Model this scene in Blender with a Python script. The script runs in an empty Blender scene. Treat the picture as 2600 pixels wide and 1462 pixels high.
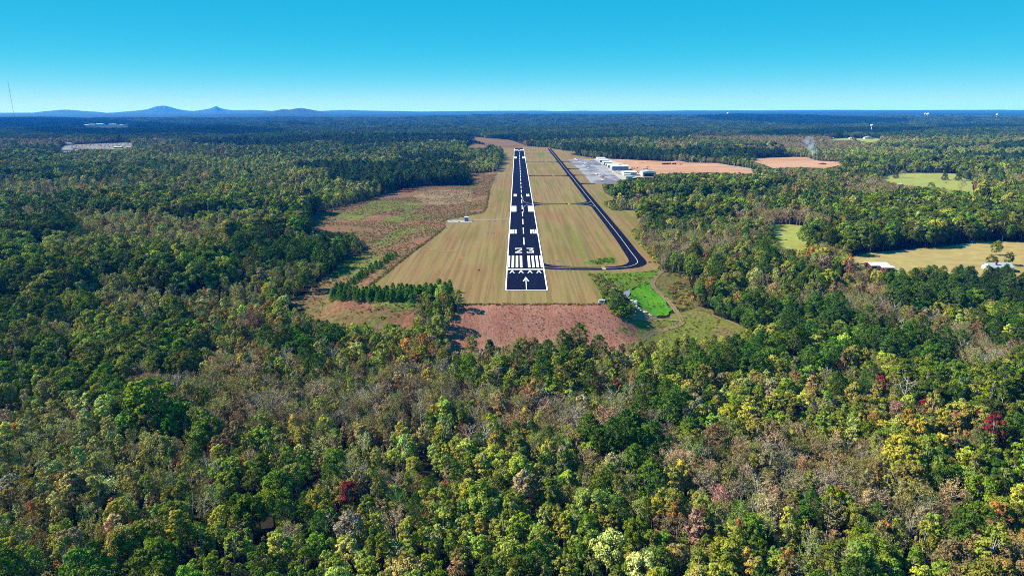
import bpy, bmesh, math, random
import numpy as np
from mathutils import Vector, Matrix
from mathutils.geometry import delaunay_2d_cdt

S = bpy.context.scene
C = S.collection
R = math.radians
random.seed(7)
rng = np.random.default_rng(11)

# ------------------------------------------------------------------ camera
H_CAM, F_PX, CX, CY = 123.0, 1720.0, 1300.0, 731.0       # measured on the 2600 px wide photograph
PITCH, YAW, ROLL = math.atan((731 - 275) / F_PX), R(0.45), 0.0033
_F = Vector((-math.sin(YAW) * math.cos(PITCH), math.cos(YAW) * math.cos(PITCH), -math.sin(PITCH)))
_R0 = Vector((math.cos(YAW), math.sin(YAW), 0))
_U0 = _R0.cross(_F)
_RT = (_R0 * math.cos(ROLL) - _U0 * math.sin(ROLL)).normalized()
_UP = _RT.cross(_F).normalized()
cam_data = bpy.data.cameras.new("camera")
cam = bpy.data.objects.new("camera", cam_data)
C.objects.link(cam)
cam_data.sensor_width = 36.0
cam_data.lens = 36.0 * F_PX / 2600.0
cam_data.clip_start, cam_data.clip_end = 1.0, 120000.0
m = Matrix((_RT, _UP, -_F)).transposed().to_4x4()
m.translation = Vector((0, 0, H_CAM))
cam.matrix_world = m
S.camera = cam

# ------------------------------------------------------------------ sky, sun, exposure
SUN_EL, SUN_AHEAD = R(40), R(7)                          # low sun on the left, a little ahead of the camera
sun_dir = Vector((-math.cos(SUN_AHEAD) * math.cos(SUN_EL), math.sin(SUN_AHEAD) * math.cos(SUN_EL), math.sin(SUN_EL)))
w = bpy.data.worlds.new("World")
S.world = w
w.use_nodes = True
nt = w.node_tree
nt.nodes.clear()
sky = nt.nodes.new("ShaderNodeTexSky")
sky.sky_type = 'NISHITA'
sky.sun_disc = False
sky.sun_elevation = SUN_EL
sky.sun_rotation = math.atan2(sun_dir.x, sun_dir.y)
sky.altitude = 300
sky.air_density, sky.dust_density, sky.ozone_density = 1.0, 0.3, 1.0
def mth(op, a, b):
    n = nt.nodes.new("ShaderNodeMath"); n.operation = op
    for i, v in enumerate((a, b)):
        if isinstance(v, (int, float)): n.inputs[i].default_value = v
        else: nt.links.new(v, n.inputs[i])
    return n.outputs[0]
sep = nt.nodes.new("ShaderNodeSeparateColor")               # colour grade of the sky: clear cyan above, pale at the horizon
nt.links.new(sky.outputs[0], sep.inputs[0])
q_in = mth('DIVIDE', sep.outputs[0], mth('MAXIMUM', sep.outputs[2], .001))   # how far the sky light is reddened
r_out = mth('MULTIPLY', mth('POWER', q_in, 3.1), .105)
g_out = mth('MULTIPLY', mth('POWER', q_in, .56), .585)
b_out = mth('MULTIPLY', mth('POWER', q_in, .20), .80)
comb = nt.nodes.new("ShaderNodeCombineColor")
for i, q in enumerate((r_out, g_out, b_out)): nt.links.new(q, comb.inputs[i])
bg = nt.nodes.new("ShaderNodeBackground")
bg.inputs[1].default_value = 0.475
wo = nt.nodes.new("ShaderNodeOutputWorld")
nt.links.new(comb.outputs[0], bg.inputs[0])
nt.links.new(bg.outputs[0], wo.inputs[0])
sl = bpy.data.lights.new("sun", 'SUN')
sl.energy, sl.angle, sl.color = 5.0, R(0.53), (1.0, 0.93, 0.80)
so = bpy.data.objects.new("sun", sl)
C.objects.link(so)
so.rotation_euler = sun_dir.to_track_quat('Z', 'Y').to_euler()
S.view_settings.view_transform = 'Standard'
S.view_settings.look = 'None'
S.view_settings.gamma = 1.0
S.view_settings.use_curve_mapping = False
S.view_settings.exposure = 1.22
S.render.engine = 'CYCLES'
S.cycles.max_bounces = 4
S.cycles.diffuse_bounces = 2
S.cycles.glossy_bounces = 1
S.cycles.transmission_bounces = 2
S.cycles.volume_bounces = 0
S.cycles.use_denoising = False
S.cycles.filter_width = 1.0

# ------------------------------------------------------------------ helpers: ids, meshes, materials
def tag(o, label=None, cat=None, group=None, kind=None):
    if label: o['label'] = label
    if cat: o['category'] = cat
    if group: o['group'] = group
    if kind: o['kind'] = kind
    return o

def empty(name, loc=(0, 0, 0), rz=0.0):
    o = bpy.data.objects.new(name, None)
    o.empty_display_size = 0.5
    C.objects.link(o)
    o.location = loc
    o.rotation_euler = (0, 0, rz)
    return o

def mesh_np(name, V, Fq, mats, fmat=None, fattr=None, smooth=False):
    """V (n,3); Fq list of (k,3|4) index arrays"""
    me = bpy.data.meshes.new(name)
    V = np.asarray(V, dtype=np.float32)
    groups = [np.asarray(f, dtype=np.int32) for f in Fq if len(f)]
    nl = sum(f.size for f in groups)
    npoly = sum(len(f) for f in groups)
    me.vertices.add(len(V))
    me.vertices.foreach_set('co', V.ravel())
    me.loops.add(nl)
    me.loops.foreach_set('vertex_index', np.concatenate([f.ravel() for f in groups]))
    tot = np.concatenate([np.full(len(f), f.shape[1], np.int32) for f in groups])
    start = np.concatenate([[0], np.cumsum(tot)[:-1]]).astype(np.int32)
    me.polygons.add(npoly)
    me.polygons.foreach_set('loop_start', start)
    try:
        me.polygons.foreach_set('loop_total', tot)
    except Exception:
        pass
    if fmat is not None:
        me.polygons.foreach_set('material_index', np.asarray(fmat, np.int32))
    if smooth:
        me.polygons.foreach_set('use_smooth', np.ones(npoly, bool))
    me.update(calc_edges=True)
    if fattr is not None:
        a = me.attributes.new('var', 'FLOAT', 'FACE')
        a.data.foreach_set('value', np.asarray(fattr, np.float32))
    for mm in mats:
        me.materials.append(mm)
    return me

def link(name, me, parent=None):
    o = bpy.data.objects.new(name, me)
    C.objects.link(o)
    if parent: o.parent = parent
    return o

class MB:
    """collects boxes, tubes, prisms into one mesh"""
    def __init__(s): s.v, s.f = [], []
    def add(s, vs, fs):
        n = len(s.v); s.v += [tuple(v) for v in vs]; s.f += [tuple(i + n for i in f) for f in fs]; return s
    def box(s, x0, x1, y0, y1, z0, z1):
        return s.add([(x0,y0,z0),(x1,y0,z0),(x1,y1,z0),(x0,y1,z0),(x0,y0,z1),(x1,y0,z1),(x1,y1,z1),(x0,y1,z1)],
                     [(0,3,2,1),(4,5,6,7),(0,1,5,4),(1,2,6,5),(2,3,7,6),(3,0,4,7)])
    def tube(s, a, b, ra, rb=None, n=6, cap=True):
        rb = ra if rb is None else rb
        a, b = Vector(a), Vector(b); d = (b - a).normalized()
        q = Vector((0,0,1)) if abs(d.z) < .9 else Vector((1,0,0))
        u = d.cross(q).normalized(); t = d.cross(u)
        vs = []
        for c, r in ((a, ra), (b, rb)):
            for k in range(n):
                an = 2*math.pi*k/n
                vs.append(c + u*math.cos(an)*r + t*math.sin(an)*r)
        fs = [(k, (k+1) % n, n+(k+1) % n, n+k) for k in range(n)]
        if cap: fs += [tuple(range(n))[::-1], tuple(range(n, 2*n))]
        return s.add(vs, fs)
    def lathe(s, c, prof, n=14):
        vs = []
        for r, z in prof:
            for k in range(n):
                an = 2*math.pi*k/n
                vs.append((c[0]+r*math.cos(an), c[1]+r*math.sin(an), c[2]+z))
        fs = []
        for i in range(len(prof)-1):
            for k in range(n):
                fs.append((i*n+k, i*n+(k+1) % n, (i+1)*n+(k+1) % n, (i+1)*n+k))
        fs += [tuple(range(n))[::-1], tuple(range((len(prof)-1)*n, len(prof)*n))]
        return s.add(vs, fs)
    def prism(s, pts, z0, z1):
        n = len(pts)
        return s.add([(x,y,z0) for x,y in pts] + [(x,y,z1) for x,y in pts],
                     [tuple(range(n))[::-1], tuple(range(n,2*n))] + [(k,(k+1)%n,n+(k+1)%n,n+k) for k in range(n)])
    def loft(s, rings):
        n = len(rings[0]); vs = [p for r in rings for p in r]; fs = []
        for i in range(len(rings)-1):
            for k in range(n): fs.append((i*n+k, i*n+(k+1)%n, (i+1)*n+(k+1)%n, (i+1)*n+k))
        fs += [tuple(range(n))[::-1], tuple(range((len(rings)-1)*n, len(rings)*n))]
        return s.add(vs, fs)
    def build(s, name, mat, parent=None, smooth=False):
        me = bpy.data.meshes.new(name)
        me.from_pydata(s.v, [], s.f)
        me.materials.append(mat)
        if smooth:
            for p in me.polygons: p.use_smooth = True
        me.update()
        return link(name, me, parent)

def children(o): return [c for c in bpy.data.objects if c.parent == o]
def copy_tree(o, kids, parent=None):
    c = o.copy(); C.objects.link(c)
    if parent: c.parent = parent
    for ch, sub in kids:
        copy_tree(ch, sub, c)
    return c
def kid_tree(o): return [(c, kid_tree(c)) for c in children(o)]

def new_mat(name):
    mt = bpy.data.materials.new(name)
    mt.use_nodes = True
    t = mt.node_tree
    b = t.nodes['Principled BSDF']
    b.inputs['Specular IOR Level'].default_value = 0.15
    return mt, t, b

def c4(c): return (c[0], c[1], c[2], 1)

def ramp(t, cols, lo=.3, hi=.7):
    r = t.nodes.new('ShaderNodeValToRGB')
    e = r.color_ramp.elements
    while len(e) < len(cols): e.new(.5)
    for i, c in enumerate(cols):
        e[i].position = lo + (hi-lo)*i/max(1, len(cols)-1)
        e[i].color = c4(c)
    return r

def M(name, cols, scale=.05, stretch=(1,1,1), rough=.95, fine=None, fine_amt=.35, detail=5, lo=.3, hi=.7, spec=.1, rotz=0.0, metallic=0.0, layers=(), gain=.54):
    """procedural material: ramped noise, a finer noise over it, optional further colour layers"""
    gn = lambda c: tuple(q*gain for q in c)
    cols = [gn(c) for c in cols]; layers = [(gn(l[0]),)+tuple(l[1:]) for l in layers]
    mt, t, b = new_mat(name)
    b.inputs['Roughness'].default_value = rough
    b.inputs['Specular IOR Level'].default_value = spec
    b.inputs['Metallic'].default_value = metallic
    tc = t.nodes.new('ShaderNodeTexCoord')
    def noise(sc, st, det, seed=0.0, rz=0.0):
        mp = t.nodes.new('ShaderNodeMapping')
        mp.inputs['Scale'].default_value = st
        mp.inputs['Location'].default_value = (seed, seed*1.7, 0)
        mp.inputs['Rotation'].default_value = (0, 0, rz)
        n = t.nodes.new('ShaderNodeTexNoise')
        n.inputs['Scale'].default_value = sc
        n.inputs['Detail'].default_value = det
        n.inputs['Roughness'].default_value = .6
        t.links.new(tc.outputs['Object'], mp.inputs[0])
        t.links.new(mp.outputs[0], n.inputs['Vector'])
        return n
    n1 = noise(scale, stretch, detail, 0, rotz)
    r1 = ramp(t, cols, lo, hi)
    t.links.new(n1.outputs['Fac'], r1.inputs[0])
    cur = r1.outputs[0]
    for k, (col, sc, st, lo2, hi2, amt) in enumerate(layers):
        n = noise(sc, st, 4, 37.3*(k+1))
        rr = ramp(t, [(0,0,0), (amt,amt,amt)], lo2, hi2)
        t.links.new(n.outputs['Fac'], rr.inputs[0])
        mx = t.nodes.new('ShaderNodeMix'); mx.data_type = 'RGBA'
        t.links.new(rr.outputs[0], mx.inputs[0])
        t.links.new(cur, mx.inputs[6])
        mx.inputs[7].default_value = c4(col)
        cur = mx.outputs[2]
    if fine:
        n2 = noise(fine, (1,1,1), 3, 91.7)
        r2 = ramp(t, [(1-fine_amt,)*3, (1+fine_amt,)*3], .3, .7)
        t.links.new(n2.outputs['Fac'], r2.inputs[0])
        mx = t.nodes.new('ShaderNodeMix'); mx.data_type = 'RGBA'; mx.blend_type = 'MULTIPLY'
        mx.inputs[0].default_value = 1
        t.links.new(cur, mx.inputs[6]); t.links.new(r2.outputs[0], mx.inputs[7])
        cur = mx.outputs[2]
    t.links.new(cur, b.inputs['Base Color'])
    return mt

def plain(name, col, rough=.6, spec=.3, metallic=0.0, var=.12, scale=.8):
    lo = tuple(max(0, c*(1-var)) for c in col); hi = tuple(c*(1+var) for c in col)
    return M(name, [lo, hi], scale=scale, rough=rough, spec=spec, metallic=metallic, gain=.74)

# ------------------------------------------------------------------ photo pixel -> point on the ground
def ray(px, py):
    d = _F * F_PX + _RT * (px - CX) + _UP * (CY - py)
    return d.normalized()
def P0(px, py, z=0.0):
    d = ray(px, py); t = (z - H_CAM) / d.z
    return (d.x*t, d.y*t)
def Zm(x0, y0, sc):
    return lambda pts: [(x0 + x/sc, y0 + y/sc) for x, y in pts]
Z1, Z2, Z3, Z4, Z5, Z6, Z7 = (Zm(900,340,2.862), Zm(1380,360,4.441), Zm(1420,380,9.2), Zm(700,480,3.814),
                              Zm(1480,660,5.152), Zm(1100,480,11.71), Zm(1800,280,3.22))
def flat(pxs, z=0.0): return [P0(x, y, z) for x, y in pxs]

def inside(poly, X, Y):
    poly = np.asarray(poly); X = np.asarray(X, float); Y = np.asarray(Y, float)
    r = np.zeros(X.shape, bool)
    bx = (X >= poly[:,0].min()) & (X <= poly[:,0].max()) & (Y >= poly[:,1].min()) & (Y <= poly[:,1].max())
    if not bx.any(): return r
    x, y = X[bx], Y[bx]; q = np.zeros(x.shape, bool)
    n = len(poly); j = n-1
    for i in range(n):
        xi, yi = poly[i]; xj, yj = poly[j]
        if yi != yj:
            q ^= ((yi > y) != (yj > y)) & (x < (xj-xi)*(y-yi)/(yj-yi) + xi)
        j = i
    r[bx] = q
    return r
def pdist(poly, X, Y):
    poly = np.asarray(poly); X = np.asarray(X, float); Y = np.asarray(Y, float)
    d = np.full(X.shape, 1e9); n = len(poly)
    for i in range(n):
        a, b = poly[i], poly[(i+1) % n]
        ab = b - a; L = ab @ ab + 1e-9
        t = np.clip(((X-a[0])*ab[0] + (Y-a[1])*ab[1]) / L, 0, 1)
        d = np.minimum(d, np.hypot(X-a[0]-t*ab[0], Y-a[1]-t*ab[1]))
    d[inside(poly, X, Y)] = 0
    return d
def _hash(i, j, s):
    n = (i.astype(np.int64)*374761393 + j.astype(np.int64)*668265263 + s*982451653) & 0x7fffffff
    n = ((n ^ (n >> 13)) * 1274126177) & 0x7fffffff
    return ((n ^ (n >> 16)) & 0xffff) / 65535.0
def vnoise(X, Y, wl, seed=0):
    x = np.asarray(X, float)/wl; y = np.asarray(Y, float)/wl
    i, j = np.floor(x), np.floor(y); fx, fy = x-i, y-j
    fx, fy = fx*fx*(3-2*fx), fy*fy*(3-2*fy)
    a, b, c, d = _hash(i,j,seed), _hash(i+1,j,seed), _hash(i,j+1,seed), _hash(i+1,j+1,seed)
    return (a*(1-fx)+b*fx)*(1-fy) + (c*(1-fx)+d*fx)*fy
def sstep(a, b, x):
    t = np.clip((np.asarray(x, float)-a)/(b-a), 0, 1); return t*t*(3-2*t)

# ------------------------------------------------------------------ level ground of the airfield
RX = 6.5                                                   # runway centre line
MOWN = flat(Z1([(90,1130),(100,1105),(210,1020),(360,900),(440,845),(500,795),(600,720),(665,672),(640,648),(652,630),(700,617),(820,593),(930,572),
    (950,545),(965,490),(978,440),(1000,370),(1035,275),(1055,230),(1080,150),(1075,108),(985,95),(1090,90),(1240,92),(1400,99),(1440,108),(1500,122),
    (1640,133),(1560,150),(1640,162),(1760,180),(1760,186),(1990,250),(2050,280),(1930,325),(1925,362),(1800,372),(1822,430),(1880,462),(1905,480),(1815,492),
    (1822,528),(1880,552),(2085,560),(2066,620),(2085,695),(2012,702),(2070,800),(2150,880),(2222,950),(2200,985),(2130,1002),(1900,1022),
    (1690,1015),(1740,1080),(1810,1215),(1822,1238),(1600,1241),(1200,1239),(780,1241),(764,1200),(735,1150),(600,1168),(300,1160)]))
DIRT1 = flat(Z2([(730,195),(1080,210),(1350,222),(1640,238),(1960,243),(2100,268),(2330,300),(2425,332),(2350,362),(2230,368),(1850,348),(1260,372),(1240,380),(1050,365),(960,330),(880,290),(770,240)]))
DIRT2 = flat(Z7([(270,398),(290,397),(600,384),(790,384),(850,402),(900,415),(1090,425),(1092,448),(960,476),(800,470),(640,470),(520,476),(400,430)]))
FLATS = [np.array(MOWN), np.array(DIRT1), np.array(DIRT2)]

def height(X, Y):
    X = np.asarray(X, float); Y = np.asarray(Y, float)
    d = np.full(X.shape, 1e9)
    near = np.hypot(X - 100, Y - 1100) < 3500
    if near.any():
        dn = np.full(X[near].shape, 1e9)
        for p in FLATS: dn = np.minimum(dn, pdist(p, X[near], Y[near]))
        d[near] = dn
    A = 3.5 + 15.5*(1 - sstep(395, 520, Y - 0.10*np.abs(X-30)))
    z = -A * sstep(0, 40, d)
    k = sstep(60, 700, d)
    z = z + k * (12*(vnoise(X, Y, 620, 3)-.5) + 5*(vnoise(X, Y, 190, 5)-.5))
    far = sstep(2500, 7000, Y)
    z = z + far * (46*(vnoise(X, Y, 2600, 8)-.55) + 16*(vnoise(X, Y, 900, 9)-.5))
    return z
def P(px, py):
    d = ray(px, py)
    t = np.geomspace(120, 40000, 900)
    X, Y, Zz = d.x*t, d.y*t, H_CAM + d.z*t
    g = Zz - height(X, Y)
    i = int(np.argmax(g < 0))
    if i == 0: return P0(px, py)
    a = g[i-1]/(g[i-1]-g[i]); tt = t[i-1] + a*(t[i]-t[i-1])
    return (d.x*tt, d.y*tt)
def PP(pxs): return [P(x, y) for x, y in pxs]
def hz(x, y): return float(height(np.array([x]), np.array([y]))[0])

# ------------------------------------------------------------------ materials
m_floor = M('forest_floor', [(.018,.017,.008),(.030,.024,.012),(.024,.026,.009)], scale=.06, fine=.6)  # leaf litter, darkened so the gaps between trees read as black shade
m_farwood = M('far_wood', [(.012,.03,.012),(.02,.04,.016),(.03,.045,.02)], scale=.012, fine=.05, fine_amt=.6)
m_mown = M('mown_grass', [(.26,.205,.062),(.325,.24,.085),(.32,.21,.085),(.27,.23,.062)], scale=.022, stretch=(1,.25,1), fine=.5, fine_amt=.12,
    layers=[((.34,.155,.07), .012, (1,.5,1), .48,.66,.75), ((.18,.20,.028), .02, (1.6,.16,1), .52,.66,.8), ((.21,.135,.05), .33, (1,.02,1), .46,.56,.6),
            ((.33,.25,.10), .21, (1,.015,1), .52,.60,.55), ((.16,.20,.02), .05, (1,.1,1), .66,.74,.6)])
m_scrub = M('dry_scrub', [(.25,.115,.06),(.29,.13,.078),(.23,.135,.06),(.18,.13,.045)], scale=.02, stretch=(.8,1.2,1), fine=.35, fine_amt=.45,
    layers=[((.14,.16,.035), .022, (.7,1.3,1), .52,.66,.8), ((.37,.27,.14), .035, (1,1,1), .60,.72,.6), ((.13,.075,.04), .25, (1,1,1), .58,.70,.5)])
m_red = M('red_bank', [(.34,.13,.085),(.42,.19,.13),(.47,.245,.17)], scale=.05, stretch=(1.5,.4,1), fine=1.1, fine_amt=.3,
    layers=[((.22,.075,.055), .55, (2.2,.22,1), .50,.66,.8), ((.62,.42,.30), .9, (2.2,.3,1), .58,.70,.7), ((.50,.33,.22), .7, (1.6,.35,1), .58,.72,.7), ((.36,.11,.055), .03, (1,1,1), .55,.7,.6)])
m_bank = M('green_bank', [(.085,.175,.012),(.135,.25,.016),(.17,.21,.035)], scale=.09, fine=.8, fine_amt=.45, layers=[((.19,.14,.06), .05, (1,1,1), .55,.7,.7)])
m_lush = M('lush_grass', [(.07,.26,.006),(.11,.34,.010),(.15,.32,.018)], scale=.10, fine=.7, fine_amt=.35, layers=[((.05,.12,.008), .35, (.6,1.5,1), .60,.68,.8)])
m_weeds = M('weeds', [(.13,.17,.022),(.19,.21,.03),(.23,.20,.055)], scale=.05, fine=.5, fine_amt=.45, layers=[((.26,.17,.08), .035, (1,1,1), .52,.66,.8), ((.06,.09,.015), .2, (1,1,1), .60,.70,.7)])
m_rscrub = M('rust_scrub', [(.22,.14,.06),(.19,.17,.04),(.24,.13,.065)], scale=.05, fine=.5, fine_amt=.5, layers=[((.09,.12,.02), .09, (1,1,1), .50,.62,.8), ((.20,.06,.035), .06, (.6,1.6,1), .60,.70,.7)])
m_dirt = M('orange_dirt', [(.50,.25,.13),(.62,.34,.20),(.68,.42,.27)], scale=.008, stretch=(.5,1.6,1), fine=.06, fine_amt=.12, layers=[((.42,.20,.09), .02, (.4,1.5,1), .56,.72,.6)])
m_past = M('pasture', [(.33,.39,.075),(.41,.43,.10),(.36,.36,.085)], scale=.02, fine=.15, fine_amt=.15, layers=[((.28,.32,.06), .03, (1,1,1), .5,.7,.5)])
m_tanf = M('hay_field', [(.44,.34,.125),(.50,.38,.15),(.43,.36,.11)], scale=.012, stretch=(.6,1.5,1), fine=.12, fine_amt=.15, layers=[((.36,.28,.10), .05, (.25,1.6,1), .5,.65,.5)])
m_track = M('pale_track', [(.30,.20,.11),(.38,.27,.16)], scale=.2, fine=.8, fine_amt=.4)
m_soil = M('bare_soil', [(.42,.19,.085),(.36,.20,.085)], scale=.2, fine=.6, fine_amt=.3)
m_gravel = M('gravel', [(.42,.42,.44),(.55,.54,.55)], scale=.5, fine=1.5, fine_amt=.25)
m_debris = M('bare_wash', [(.26,.19,.10),(.34,.25,.16)], scale=.2, stretch=(.4,1,1), fine=.7, fine_amt=.4, layers=[((.2,.2,.08), .25, (.5,1,1), .55,.7,.6)])
m_asph = M('black_asphalt', [(.006,.008,.028),(.008,.010,.036)], scale=.03, stretch=(1,.2,1), fine=.8, fine_amt=.15, rough=.95, spec=.03,
    layers=[((.009,.013,.045), .12, (1.6,.03,1), .5,.65,.6)])
m_apron = M('grey_apron', [(.36,.35,.40),(.43,.42,.46),(.22,.22,.28)], scale=.012, fine=.2, fine_amt=.12, layers=[((.12,.125,.17), .012, (1,1,1), .50,.60,.8), ((.42,.40,.40), .07, (1,.1,1), .55,.66,.4)])
m_white = M('white_paint', [(.82,.82,.82),(.88,.88,.86)], scale=.5, rough=.8, gain=.85)
m_yellow = plain('yellow_paint', (.62,.40,.16), .8)
m_cream = plain('pale_line', (.70,.58,.50), .8)

# ------------------------------------------------------------------ the ground sheet
def grow(a, b, s0, g, smax=1e9):
    out = [a]; s = s0
    while out[-1] < b:
        out.append(out[-1] + s); s = min(s*g, smax)
    return out
ys = [-1500, -700, -300, -100, 0, 60] + list(np.arange(100, 340, 10)) + list(np.arange(340, 560, 4)) + list(np.arange(560, 900, 8)) + grow(900, 29000, 12, 1.045)
xp = list(np.arange(0, 260, 6)) + grow(260, 27000, 8, 1.07)
xs = sorted(set([-v for v in xp] + xp))
GX, GY = np.meshgrid(np.array(xs, float), np.array(ys, float))
GZ = height(GX, GY)
nx, ny = len(xs), len(ys)
idx = np.arange(nx*ny).reshape(ny, nx)
quads = np.stack([idx[:-1,:-1], idx[:-1,1:], idx[1:,1:], idx[1:,:-1]], -1).reshape(-1, 4)
fy = (GY[:-1,:-1]).reshape(-1); fx = np.abs(GX[:-1,:-1]).reshape(-1)
gm = mesh_np('ground', np.stack([GX, GY, GZ], -1).reshape(-1,3), [quads], [m_floor, m_farwood], fmat=((fy > 2600) | (fx > 2600)).astype(int), smooth=True)
tag(link('ground', gm), 'leaf strewn woodland ground under all the trees, reaching to the horizon', 'ground', kind='structure')

def jag(poly, step, amp, seed):
    """densify an outline and make it a little uneven"""
    r = random.Random(seed); out = []; n = len(poly)
    for i in range(n):
        a, b = Vector(poly[i]), Vector(poly[(i+1) % n]); L = (b-a).length; k = max(1, int(L/step))
        nrm = Vector((-(b-a).y, (b-a).x)); nrm = nrm.normalized() if nrm.length > 0 else nrm
        for j in range(k):
            p = a + (b-a)*(j/k)
            if amp and j: p = p + nrm*r.uniform(-amp, amp)
            out.append((p.x, p.y))
    return out
def sheet(name, poly, mat, label, cat, off=.25, step=10., amp=.5, cell=10., flatz=None, seed=1, parent=None):
    o2 = jag(poly, step, amp, seed)
    pa = np.array(o2)
    x0, y0 = pa.min(0); x1, y1 = pa.max(0)
    cell = max(cell, math.sqrt((x1-x0)*(y1-y0)/3500))
    pts = list(o2)
    if flatz is None:
        gx, gy = np.meshgrid(np.arange(x0+cell/2, x1, cell), np.arange(y0+cell/2, y1, cell))
        gx, gy = gx.ravel(), gy.ravel()
        k = inside(pa, gx, gy)
        if k.any():
            gx, gy = gx[k], gy[k]
            dd = np.full(gx.shape, 1e9)
            for i in range(len(pa)):
                dd = np.minimum(dd, np.hypot(gx-pa[i][0], gy-pa[i][1]))
            k = dd > cell*.35
            pts += list(zip(gx[k], gy[k]))
    n = len(o2)
    r = delaunay_2d_cdt([Vector(p) for p in pts], [(i, (i+1) % n) for i in range(n)], [], 1, 1e-4)
    vs, fs = r[0], r[2]
    X = np.array([v.x for v in vs]); Y = np.array([v.y for v in vs])
    Zz = (height(X, Y) if flatz is None else np.full(X.shape, flatz)) + off
    me = bpy.data.meshes.new(name)
    me.from_pydata(list(zip(X, Y, Zz)), [], [tuple(f) for f in fs])
    me.materials.append(mat)
    if sum(p.normal.z for p in me.polygons) < 0: me.flip_normals()
    for p in me.polygons: p.use_smooth = True
    o = link(name, me, parent)
    if not parent: tag(o, label, cat, kind='structure')
    return o

OPEN = []                                                  # everything that must stay free of trees
def op(poly): OPEN.append(np.array(poly)); return poly
NOBASE = [np.array(MOWN)]
op(flat(Z1([(95,1105)]))+MOWN[2:-5]+flat(Z1([(780,1241),(768,1200),(758,1112),(720,1092),(400,1098)]))); op(DIRT1); op(DIRT2)
sheet('grass_field', MOWN, m_mown, 'tan and green striped mown grass on both sides of the runway', 'mown grass', off=.22, step=6, amp=.5, cell=14)
sheet('dirt_field', DIRT1, m_dirt, 'graded orange dirt site beside the row of hangars', 'dirt field', off=.30, step=15, amp=2)
sheet('dirt_field', DIRT2, m_dirt, 'pale orange dirt field with the smoking pile at its far edge', 'dirt field', off=.25, step=15, amp=2)
SCRUB = PP([(773,557),(810,542),(857,527),(925,510),(962,500),(1014,481),(1047,475),(1110,472),(1197,472),(1203,462),(1176,441),(1262,437)]
    + Z1([(1001,374),(972,450),(955,545),(930,578),(820,598),(652,636),(660,676),(600,726),(500,800),(360,906),(210,1026),(105,1110),(100,1160),(300,1180),(480,1205)])
    + [(1076,768),(1062,790),(1040,806),(936,822),(831,812),(771,790),(721,768),(789,742),(818,708),(855,684),(883,661),(936,637),(938,627),(894,593),(813,590),(786,585)])
NOBASE.append(np.array(SCRUB))
op(PP([(773,557),(810,542),(857,527),(925,510),(962,500),(1014,481),(1047,475),(1110,472),(1197,472),(1203,462),(1176,441),(1262,437)]
    + Z1([(1001,374),(972,450),(955,545),(930,578),(820,598),(652,636),(660,676),(600,726),(500,800),(360,906),(210,1026),(105,1100)]) + [(850,728),(842,764),(1050,766),(1040,800),(1030,806)]
    + [(936,822),(831,812),(771,790),(721,768),(789,742),(818,708),(855,684),(883,661),(936,637),(938,627),(894,593),(813,590),(786,585)]))
sheet('scrub_field', SCRUB[:-15]+PP([(1076,768),(1090,860),(900,900),(740,860),(690,800)])+SCRUB[-11:], m_scrub, 'reddish brown rough scrub field left of the mown grass', 'scrub field', off=.45, step=8, amp=1.5, cell=6)
m_scrubg = M('green_scrub', [(.12,.17,.02),(.18,.21,.035),(.22,.19,.05)], scale=.05, fine=.5, fine_amt=.5, layers=[((.24,.13,.065), .05, (1,1,1), .5,.68,.8), ((.09,.14,.015), .09, (1,1,1), .58,.7,.7)])
m_straw = M('straw_scrub', [(.30,.18,.10),(.36,.25,.14),(.25,.13,.075)], scale=.06, fine=.6, fine_amt=.5, layers=[((.10,.075,.035), .28, (.8,1.2,1), .56,.66,.8)])
for k, (pz, mt, lab) in enumerate([
    ([(985,335),(1040,290),(1120,280),(1235,262),(1240,215),(1290,200),(1345,212),(1350,262),(1500,238),(1525,262),(1360,305),(1210,330),(1100,335)], m_scrubg, 'green weedy hollow in the middle of the red brown scrub field'),
    ([(570,262),(640,232),(860,190),(900,130),(1120,110),(1400,140),(1440,185),(1260,210),(1000,225),(880,270),(820,310),(690,310)], m_scrubg, 'broad greenish scrub along the upper left of the scrub field'),
    ([(1030,490),(1100,430),(1240,378),(1385,376),(1330,430),(1220,470),(1110,540),(1010,560),(930,540)], m_scrubg, 'small green weedy streak near the slanting pine belt'),
    ([(640,700),(760,660),(920,640),(1020,640),(1010,700),(880,790),(760,860),(640,880),(480,900),(380,960),(330,1020),(400,930),(500,860)], m_scrubg, 'greenish scrub strip left of the slanting pine belt'),
    ([(880,1095),(1100,1090),(1300,1085),(1420,1092),(1330,1180),(1160,1190),(960,1160)], m_scrubg, 'greenish scrub just below the straight pine belt'),
    ([(1330,75),(1500,30),(1700,10),(1880,15),(1905,60),(1900,120),(1780,150),(1560,165),(1440,140),(1360,110)], m_straw, 'straw coloured tussocky patch at the far right of the scrub field')]):
    sheet('scrub_patch', PP(Z4(pz)), mt, lab, 'scrub', off=.62+.06*(k % 2), step=4, amp=2.6, cell=6, seed=30+k)
SLOPE = PP([(1168,772),(1350,771),(1535,771.5),(1562,797),(1602,818),(1618,850),(1600,868),(1560,874),(1500,868),(1440,858),(1370,868),(1300,872),(1240,878),(1180,885),(1140,892),(1133,860),(1150,812)])
op(SLOPE)
sheet('embankment', PP([(1168,771.6),(1535,771),(1562,797),(1602,818),(1650,868),(1620,915),(1400,935),(1120,930),(1120,860),(1150,812)]), m_red,
      'steep red clay bank below the near end of the runway', 'embankment', off=.35, step=4, amp=.6, cell=5)
BANK = PP(Z5([(50,182),(420,178),(760,172),(930,142),(1010,120),(1010,170),(960,230),(890,300),(640,385),(500,440),(520,520),(640,640),(640,790),(520,800),(330,640),(240,450),(150,270)]))
op(BANK)
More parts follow.
